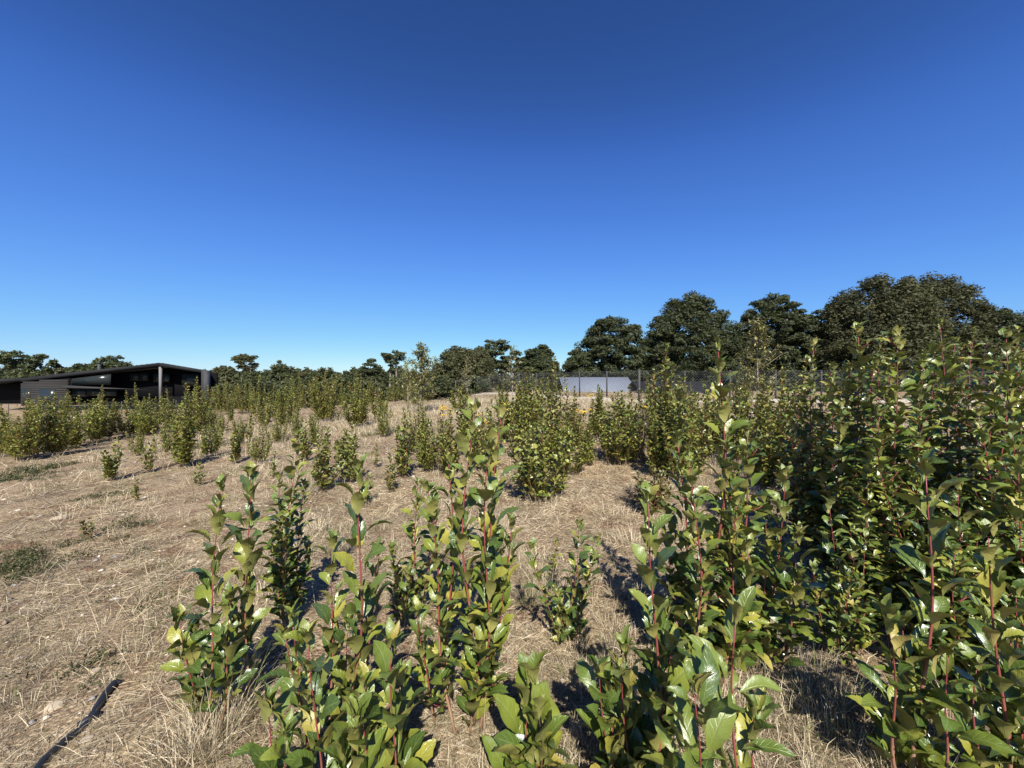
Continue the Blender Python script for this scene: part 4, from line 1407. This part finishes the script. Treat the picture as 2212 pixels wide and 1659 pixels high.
# --- narrow leaved young trees
def young_tree(label, xb, d, top, w, mat, seed, lift=.12, L=.09, n=900, stake=False):
    rnd = random.Random(seed)
    p = at(xb, 818, d)
    base = Vector((p.x, p.y, tz(p.x, p.y)))
    H = at(xb, top, d).z - base.z
    hw = w / 2 * d / FPX
    t = thing('young_tree', label, 'tree', base, 'slender young trees')
    m = MB()
    m.tube([(0, 0, -.05), (.03, 0, H * .3), (-.02, .02, H * .65), (0, 0, H)], [.03, .024, .016, .004], 6)
    leaves = []
    for k in range(46):
        f = lift + (1 - lift) * (k + rnd.random()) / 46
        az = rnd.uniform(0, 6.28)
        l = hw * (1.05 - .75 * max(0, (f - .3) / .7)) * rnd.uniform(.5, 1.05)
        p0 = Vector((0, 0, f * H * .95))
        tip = p0 + Vector((math.cos(az) * l, math.sin(az) * l, l * rnd.uniform(.5, 1.1)))
        m.tube([p0, p0.lerp(tip, .5), tip], [.008, .006, .003], 3)
        for j in range(n // 46):
            s = rnd.uniform(.2, 1.05)
            q_ = p0.lerp(tip, s) + Vector((rnd.gauss(0, .05), rnd.gauss(0, .05), rnd.gauss(0, .06))) * hw
            x, y, z = leaf_frame(rnd.uniform(0, 6.28), R(rnd.uniform(-50, 60)), rnd.gauss(0, .6))
            leaves.append((x, y, z, q_, L * rnd.uniform(.6, 1.2), mat))
    m.build('trunk', M['bark_pale'], t, smooth=True)
    o = merge_leaves(leaves, t, 'lo', rnd, NARROW, 'crown')
    return t


young_tree('slender yellow green young tree with a pale trunk behind the tallest sapling', 1637, 11.5, 688, 120, 'leaf_olive', 401, lift=.3, L=.13, n=1500)
young_tree('brownish narrow leaved young tree standing on the crest of the field', 908, 19, 748, 90, 'leaf_olive', 402, lift=.1, L=.2, n=1900)
young_tree('thin staked young tree in front of the chain link fence', 1106, 17, 745, 52, 'leaf_olive', 403, lift=.35, L=.15, n=350)
young_tree('thin feathery young tree near the fence corner', 1008, 24, 770, 40, 'leaf_olive', 404, lift=.3, L=.16, n=300)
young_tree('sparse young tree behind the oval shrub', 880, 22, 775, 50, 'leaf_mid', 405, lift=.1, L=.16, n=500)


# --- yellow wildflowers
def wildflower(label, px, py_top, d, seed, w=40):
    rnd = random.Random(seed)
    p = at(px, 818, d)
    base = Vector((p.x, p.y, tz(p.x, p.y)))
    H = at(px, py_top, d).z - base.z
    t = thing('yellow_wildflower', label, 'wildflower', base, 'yellow wildflowers in the grass')
    lv = []
    for k in range(6):
        m = MB()
        az = rnd.uniform(0, 6.28)
        r = w / 2 * d / FPX * rnd.uniform(.2, 1)
        tip = Vector((math.cos(az) * r, math.sin(az) * r, H * rnd.uniform(.8, 1)))
        m.tube([(0, 0, -.02), (tip.x * .35, tip.y * .35, H * .55), tip], [.006, .004, .002], 4, [0, 0, .1])
        m.build('stem', M['stem'], t, smooth=True)
        f = MB()
        for j in range(9):
            c = tip + Vector((rnd.gauss(0, .03), rnd.gauss(0, .03), rnd.gauss(0, .012)))
            rr = rnd.uniform(.011, .019)
            ring = [c + Vector((math.cos(a) * rr, math.sin(a) * rr, .004)) for a in np.linspace(0, 6.283, 7)[:-1]]
            f.add(ring + [c + Vector((0, 0, .012)), c - Vector((0, 0, .008))], [(i, (i + 1) % 6, 6) for i in range(6)] + [((i + 1) % 6, i, 7) for i in range(6)])
        f.build('flower_head', M['flower'], t)
        for s in np.linspace(.15, .85, 9):
            q_ = Vector((tip.x * s * .8, tip.y * s * .8, tip.z * s))
            x, y, z = leaf_frame(rnd.uniform(0, 6.28), R(rnd.uniform(0, 50)), 0)
            lv.append((x, y, z, q_, rnd.uniform(.04, .08), 'leaf_mid'))
    merge_leaves(lv, t, 'lo', rnd, NARROW)


wildflower('yellow wildflower with two bright heads left of the central clump tip', 963, 878, 7.0, 501, 30)
wildflower('yellow wildflower in tan grass right of the central clump tip', 1082, 872, 7.6, 502, 46)
wildflower('broad yellow wildflower below the left end of the pale roof', 1256, 872, 7.2, 503, 46)
wildflower('small yellow wildflower below the dark roof', 1392, 878, 7.2, 504, 30)
wildflower('faint yellow wildflower just behind the pair of red central tips', 1040, 893, 6.8, 505, 30)
wildflower('yellow wildflower close to the pale roof eave', 1276, 842, 12.0, 506, 30)


def dead_shrub(label, xb, d, top, w, seed):
    rnd = random.Random(seed)
    p = at(xb, 818, d)
    base = Vector((p.x, p.y, tz(p.x, p.y)))
    H = at(xb, top, d).z - base.z
    hw = w / 2 * d / FPX
    t = thing('dead_shrub', label, 'shrub', base, 'dead grey plants')
    for k in range(7):
        m = MB()
        az, r = rnd.uniform(0, 6.28), hw * rnd.uniform(.1, 1)
        tip = Vector((math.cos(az) * r, math.sin(az) * r, H * rnd.uniform(.7, 1)))
        m.tube([(0, 0, -.02), tip * .5, tip], [.006, .004, .002], 4)
        for j in range(26):
            s = rnd.uniform(.3, 1)
            a = tip * s
            b = a + Vector((rnd.gauss(0, .07), rnd.gauss(0, .07), rnd.uniform(0, .1)))
            m.tube([a, b], [.003, .0015], 3)
        m.build('stem', M['twig_dead'], t)


dead_shrub('grey dead seed stalk cluster beside the bright low shrub', 1386, 6.6, 878, 40, 601)
dead_shrub('dark dead clump at the foot of the wide low shrub', 1370, 4.6, 1055, 60, 604)

# ================================================================ HOSE
hose_px = [(60, 1700), (95, 1652), (140, 1610), (180, 1575)]
hose2 = [(192, 1560), (212, 1532), (228, 1507), (248, 1483), (262, 1478)]
m = MB()
pp = []
for (x, y) in hose_px + hose2:
    g, _ = ground_at(x, y)
    pp.append(Vector((g.x, g.y, tz(g.x, g.y) + 0.012)))
pp[3].z -= .01
pp[4].z -= .01
root = thing('irrigation_hose', 'black irrigation hose half buried in the straw in the lower left corner', 'hose', pp[4])
dense = []
for i in range(len(pp) - 1):
    for k in range(6):
        dense.append(pp[i].lerp(pp[i + 1], k / 6))
dense.append(pp[-1])
m.tube([p - pp[4] for p in dense], [.017] * (len(dense) - 6) + [.017, .016, .014, .012, .01, .008], 10)
m.build('hose_pipe', M['hose'], root, smooth=True)
m = MB()
m.tube([pp[4] + Vector((-.012, -.03, .0)) - pp[4], pp[4] + Vector((.012, .03, .004)) - pp[4]], .022, 10)
m.build('hose_joiner', M['hose'], root, smooth=True)


# ================================================================ STONES one by one
def stone(label, px, py, size, mat, seed):
    g, d = ground_at(px, py)
    r_ = np.random.default_rng(seed)
    s = size * d / FPX / 2
    import bmesh
    bm = bmesh.new()
    bmesh.ops.create_icosphere(bm, subdivisions=2, radius=1)
    k = r_.uniform(.7, 1.25, 3)
    for v in bm.verts:
        n_ = mnoise.noise(v.co * 1.3 + Vector((seed, 0, 0))) * .45
        v.co *= (1 + n_)
        v.co = Vector((v.co.x * k[0] * s, v.co.y * k[1] * s, v.co.z * .55 * s))
    me = bpy.data.meshes.new('stone')
    bm.to_mesh(me)
    bm.free()
    me.materials.append(M[mat])
    o = link('stone', me, None, label=label, category='stone', group='loose stones on the ground')
    o.location = (g.x, g.y, tz(g.x, g.y) + s * .05)
    o.rotation_euler = (0, 0, seed)


stone('cream stone lying on the open slope left of the two brown stems', 347, 1213, 15, 'stone', 1)
stone('rounded tan stone beside the brown stems, below a smaller grey stone', 413, 1214, 19, 'stone', 2)
stone('small grey round stone above the rounded tan stone', 414, 1201, 10, 'stone_grey', 3)
stone('flat cream stone above the bronze seedling', 132, 1120, 24, 'stone', 4)
stone('pale flat stone in the straw near the end of the hose', 206, 1450, 18, 'stone', 5)
stone('cream slab stone left of the hose', 120, 1530, 34, 'stone', 6)
stone('broken tan stone at the side of the hose', 192, 1600, 22, 'stone', 7)
stone('round white stone on the straw left of the scarlet stem', 1303, 1122, 13, 'stone', 8)
stone('cream stone below the round leaved shrub', 1235, 1042, 16, 'stone', 9)
stone('orange clay fragment by the bushy shrubs on the crest', 556, 894, 12, 'stone_clay', 10)
stone('pale lump of stone near the seedling on the bare path', 800, 1022, 10, 'stone', 11)
stone('grey stone on the slope beneath the green mat', 250, 1205, 14, 'stone_grey', 12)

# ================================================================ GRASS, STRAW, PEBBLES, GROUND COVER (nobody could count these)
def vnoise(x, y, s, seed=0):
    return (np.sin(x * s + seed) * np.sin(y * s * 1.13 + seed * 2.1) + 0.7 * np.sin(x * s * 1.9 - y * s * 1.3 + seed * .7) + 0.5 * np.sin(-x * s * 2.7 - y * s * 3.1 + seed * 1.9)) / 2.2


def blades(P, az, el, ln, wd, bend, col):
    """curved blades, 5 verts / 3 triangles each"""
    n = len(P)
    d = np.stack([np.cos(az) * np.cos(el), np.sin(az) * np.cos(el), np.sin(el)], -1)
    sd_ = np.stack([-np.sin(az), np.cos(az), np.zeros(n)], -1)
    roll = rng.uniform(-1.2, 1.2, n)
    up_ = np.cross(sd_, d)
    sdv = sd_ * np.cos(roll)[:, None] + up_ * np.sin(roll)[:, None]
    mid = P + d * (ln * .55)[:, None]
    hd = np.stack([np.cos(az), np.sin(az), np.zeros(n)], -1)
    tip = P + d * ln[:, None] + (hd * 0.4 - np.array([0, 0, 1.0])) * (bend * ln)[:, None]
    w = (wd / 2)[:, None]
    V = np.stack([P - sdv * w, P + sdv * w, mid - sdv * w * .8, mid + sdv * w * .8, tip], 1)
    b = np.arange(n)[:, None] * 5
    T = np.concatenate([b + [[0, 1, 3]], b + [[0, 3, 2]], b + [[2, 3, 4]]])
    C = np.repeat(np.concatenate([col, np.ones((n, 1))], 1)[:, None], 5, 1)
    return V.reshape(-1, 3), T, C.reshape(-1, 4)


def weather(x, y):
    return np.clip(1.0 - .22 / (1 + np.exp(2.2 * (x + .75))) + .12 * vnoise(x, y, .55, 71), .55, 1.1)[:, None] * np.array([[1.0, .985, .96]])


def join(parts, name, mat):
    off = 0
    VV, TT, CC = [], [], []
    for V, T, C in parts:
        VV.append(V)
        TT.append(T + off)
        CC.append(C)
        off += len(V)
    return link(name, tri_mesh(name, np.concatenate(VV), np.concatenate(TT), mat, {'gcol': ('FLOAT_COLOR', np.concatenate(CC))}, smooth=False), None, kind='stuff')


def wedge(n, d0, d1, a0=-58, a1=58):
    u = rng.random(n)
    d = d0 * np.exp(u * math.log(d1 / d0))
    a = np.radians(rng.uniform(a0, a1, n))
    return np.sin(a) * d, np.cos(a) * d, d


def straw_col(n, green=0.0):
    k = rng.random(n)[:, None]
    c = np.array([[.27, .205, .118]]) * (1 - k) + np.array([[.82, .70, .49]]) * k
    dk = rng.random(n) < .28
    c[dk] *= .5
    g = rng.random(n) < green
    kk = rng.random(g.sum())[:, None]
    c[g] = np.array([[.10, .115, .035]]) * (1 - kk) + np.array([[.24, .25, .085]]) * kk
    return c


parts = []
# matted straw
n = 240000
x, y, d = wedge(n, 0.85, 45)
keep = rng.random(n) < np.clip(.52 + .75 * vnoise(x, y, 1.7, 3) + .5 * vnoise(x, y, 4.7, 8), .06, 1)
x, y, d = x[keep], y[keep], d[keep]
n = len(x)
z = terrain(x, y)
sc = np.maximum(1, d / 3.0) ** .8
gr = np.clip(.08 + .55 * (vnoise(x, y, .8, 5) - .35), .03, .6)
col = straw_col(n)
g = rng.random(n) < gr
kk = rng.random(g.sum())[:, None]
col[g] = np.array([[.085, .095, .03]]) * (1 - kk) + np.array([[.21, .21, .075]]) * kk
ton = np.clip(.84 + .38 * vnoise(x, y, 2.3, 31) + .25 * vnoise(x, y, 6.1, 37), .35, 1.15)[:, None]
col = col * ton * weather(x, y) * (1 + .10 * vnoise(x, y, .9, 41)[:, None] * np.array([[.3, 0, -1.0]]))
lay = np.clip(vnoise(x, y, .6, 9) * .5 + .5, 0, 1)
el = np.radians(rng.gamma(2.0, 9, n) * (.5 + lay))
P = np.stack([x, y, z - .004], -1)
parts.append(blades(P, rng.uniform(0, 6.283, n), np.clip(el, 0, 1.4), rng.uniform(.04, .14, n) * sc, rng.uniform(.0014, .0032, n) * sc, rng.uniform(0, .25, n), col))


# a finer second layer close by
n = 150000
x, y, d = wedge(n, 0.8, 6.5, -57, 57)
keep = rng.random(n) < np.clip(.55 + .75 * vnoise(x, y, 2.6, 13) + .5 * vnoise(x, y, 6.3, 18) - .18 * (x < -.6), .05, 1)
x, y, d = x[keep], y[keep], d[keep]
n = len(x)
col = straw_col(n) * weather(x, y) * np.clip(.85 + .4 * vnoise(x, y, 3.3, 33), .4, 1.15)[:, None]
g = rng.random(n) < np.clip(.05 + .45 * (vnoise(x, y, 1.3, 51) - .3), .02, .5)
kk = rng.random(g.sum())[:, None]
col[g] = np.array([[.085, .095, .03]]) * (1 - kk) + np.array([[.22, .22, .08]]) * kk
dirn = 2.2 * vnoise(x, y, .9, 61) + rng.normal(0, .9, n) + (rng.random(n) < .5) * math.pi
parts.append(blades(np.stack([x, y, terrain(x, y) + rng.uniform(0, .012, n)], -1), dirn, np.clip(np.radians(rng.gamma(1.6, 9, n)), 0, 1.3), rng.uniform(.03, .12, n) * np.maximum(1, d / 3), rng.uniform(.0011, .0026, n) * np.maximum(1, d / 2.6), rng.uniform(0, .2, n), col))


# upright tufts
def tufts(cx, cy, num, ln, spread, wd, green, lean=1.0):
    m_ = len(cx)
    ci = np.repeat(np.arange(m_), num)
    k = len(ci)
    a = rng.uniform(0, 6.283, k)
    r = np.sqrt(rng.random(k)) * spread[ci]
    X, Y = cx[ci] + np.cos(a) * r, cy[ci] + np.sin(a) * r
    Z = terrain(X, Y) - .005
    L_ = ln[ci] * rng.uniform(.45, 1.1, k)
    el_ = np.radians(np.clip(90 - rng.gamma(2.0, 14, k) * lean, 15, 90))
    gr_ = green[ci]
    c = straw_col(k)
    gg = rng.random(k) < gr_
    q2 = rng.random(gg.sum())[:, None]
    c[gg] = np.array([[.08, .095, .03]]) * (1 - q2) + np.array([[.23, .24, .09]]) * q2
    return blades(np.stack([X, Y, Z], -1), a + rng.normal(0, .5, k), el_, L_, wd[ci] * rng.uniform(.6, 1.2, k), rng.uniform(.02, .3, k), c)


n = 3200
x, y, d = wedge(n, 1.1, 34, -56, 56)
keep = (vnoise(x, y, .9, 12) > -.15) & ~((x < -1.2) & (y < 6) & (rng.random(n) < .5))
x, y, d = x[keep], y[keep], d[keep]
sc = np.maximum(1, d / 4) ** .8
parts.append(tufts(x, y, 34, rng.uniform(.07, .17, len(x)) * np.minimum(sc, 2), rng.uniform(.03, .10, len(x)) * sc, .0024 * sc, np.clip(rng.normal(.12, .25, len(x)), 0, .85)))
# tall pale grass on the crest and at the fence
n = 700
x = rng.uniform(-14, 9, n)
y = rng.uniform(13, 27, n)
ok = (x < 9 - (y - 13) * .1)
x, y = x[ok], y[ok]
parts.append(tufts(x, y, 42, rng.uniform(.25, .5, len(x)), rng.uniform(.15, .4, len(x)), np.full(len(x), .011), np.full(len(x), .04), .7))
# named clumps: (px, py, length, spread, count, green)
for (px, py, L_, sp, num, gr_) in ((470, 1600, .42, .10, 150, .08), (420, 1640, .30, .12, 170, .05), (380, 1655, .25, .12, 130, .08), (520, 1560, .5, .05, 26, .3), (1140, 1305, .22, .07, 170, .45), (1180, 1270, .25, .10, 110, .05),
                                   (1250, 1480, .12, .1, 130, .5), (1300, 1580, .12, .12, 140, .4), (690, 1150, .3, .12, 160, .02), (650, 1180, .28, .1, 120, .02), (1180, 1085, .2, .2, 160, .1), (1370, 1180, .18, .2, 200, .1),
                                   (1330, 1120, .15, .25, 200, .1), (1760, 1500, .22, .2, 200, .35), (1840, 1560, .22, .2, 220, .4), (1900, 1610, .2, .2, 200, .45), (2040, 1580, .2, .2, 160, .4), (1790, 1620, .15, .15, 160, .4),
                                   (2100, 1530, .2, .2, 160, .4), (1720, 1420, .2, .2, 140, .25), (840, 930, .22, .3, 260, .7), (800, 940, .2, .3, 160, .6)):
    g_, dd = ground_at(px, py)
    one = np.ones(1)
    parts.append(tufts(one * g_.x, one * g_.y, num, one * L_, one * sp, one * .0024 * max(1, dd / 2.5), one * gr_, 1.0 if num > 60 else .5))
# thin seed stalks
n = 500
x, y, d = wedge(n, 1.3, 14, -50, 50)
P = np.stack([x, y, terrain(x, y)], -1)
parts.append(blades(P, rng.uniform(0, 6.28, n), np.radians(rng.uniform(55, 88, n)), rng.uniform(.18, .42, n), .0016 * np.maximum(1, d / 3), rng.uniform(0, .15, n), straw_col(n) * 1.05))
join(parts, 'grass', M['blade'])

# pebbles and straw chips
n = 9000
x, y, d = wedge(n, 0.9, 26)
keep = rng.random(n) < np.clip(.35 + .8 * vnoise(x, y, 1.1, 21) + .5 * np.exp(-((x + 3) / 2.2) ** 2 - ((y - 6.5) / 3.5) ** 2), .05, 1)
x, y, d = x[keep], y[keep], d[keep]
n = len(x)
s = np.minimum(rng.gamma(2.0, .0032, n), .016) * np.maximum(1, d / 2.6) ** .75
octv = np.array([[1, 0, 0], [0, 1, 0], [-1, 0, 0], [0, -1, 0], [0, 0, 1], [0, 0, -1]], float)
octf = np.array([[0, 1, 4], [1, 2, 4], [2, 3, 4], [3, 0, 4], [1, 0, 5], [2, 1, 5], [3, 2, 5], [0, 3, 5]])
jit = rng.uniform(.65, 1.35, (n, 6, 1))
Vp = octv[None] * jit
Vp[:, :, 0] *= rng.uniform(.7, 1.6, n)[:, None]
Vp[:, :, 2] *= .5
a = rng.uniform(0, 6.28, n)
ca, sa = np.cos(a)[:, None], np.sin(a)[:, None]
Vx = Vp[:, :, 0] * ca - Vp[:, :, 1] * sa
Vy = Vp[:, :, 0] * sa + Vp[:, :, 1] * ca
Vp = np.stack([Vx, Vy, Vp[:, :, 2]], -1) * s[:, None, None] + np.stack([x, y, terrain(x, y) + s * .25], -1)[:, None]
k = rng.random(n)[:, None]
col = np.array([[.26, .19, .13]]) * (1 - k) + np.array([[.58, .50, .40]]) * k
gy = rng.random(n) < .15
col[gy] = col[gy].mean(1, keepdims=True) * np.array([[.80, .75, .68]])
C = np.repeat(np.concatenate([col, np.ones((n, 1))], 1)[:, None], 6, 1).reshape(-1, 4)
T = (octf[None] + (np.arange(n) * 6)[:, None, None]).reshape(-1, 3)
link('gravel', tri_mesh('gravel', Vp.reshape(-1, 3), T, M['pebble'], {'gcol': ('FLOAT_COLOR', C)}, smooth=False), None, kind='stuff')

# low green mats on the slope
pv = []
for (px, py, rx, ry, num, h) in ((50, 1215, .75, .42, 2600, .13), (120, 1225, .5, .35, 1100, .10), (15, 1255, .4, .3, 900, .10), (278, 1142, .26, .13, 900, .12), (60, 1020, 1.5, .9, 2300, .12), (20, 1040, 1.0, .7, 1200, .10),
                                 (225, 1075, .55, .3, 600, .07), (450, 965, .9, .5, 900, .12), (110, 975, .8, .5, 600, .10), (700, 1150, .5, .5, 200, .06), (330, 1300, .5, .3, 260, .05), (190, 1440, .5, .3, 260, .04), (840, 935, .5, .5, 900, .2)):
    g_, dd = ground_at(px, py)
    num, h = int(num * .75), h * 1.5
    ns = max(12, num // 60)          # each weed is a little spray of short leafy shoots
    a = rng.uniform(0, 6.28, ns)
    r = rng.random(ns) ** .75 * (1 + .45 * np.sin(2 * a + px) + .3 * np.sin(5 * a + py))
    ci = rng.integers(0, ns, num)
    spr = .055 * max(1, dd / 6)
    X = g_.x + (np.cos(a) * r * rx)[ci] + rng.normal(0, spr, num)
    Y = g_.y + (np.sin(a) * r * ry)[ci] + rng.normal(0, spr, num)
    hs_ = (h * rng.uniform(.25, 1.0, ns) * np.clip(1.25 - r, .15, 1))[ci]
    hz = terrain(X, Y) + hs_ * rng.random(num)
    c0 = rng.random(num)[:, None]
    col = np.array([[.024, .034, .012]]) * (1 - c0) + np.array([[.090, .10, .034]]) * c0
    dry = rng.random(num) < .08
    col[dry] = np.array([.30, .22, .12])
    pv.append(blades(np.stack([X, Y, hz], -1), rng.uniform(0, 6.28, num), np.radians(rng.uniform(-10, 80, num)), rng.uniform(.02, .055, num) * max(1, dd / 5), rng.uniform(.005, .010, num) * max(1, dd / 5), rng.uniform(0, .3, num), col))
join(pv, 'ground_cover', M['blade'])
print('objects', len(SC.objects), 'tris', sum(len(m.polygons) for m in bpy.data.meshes))
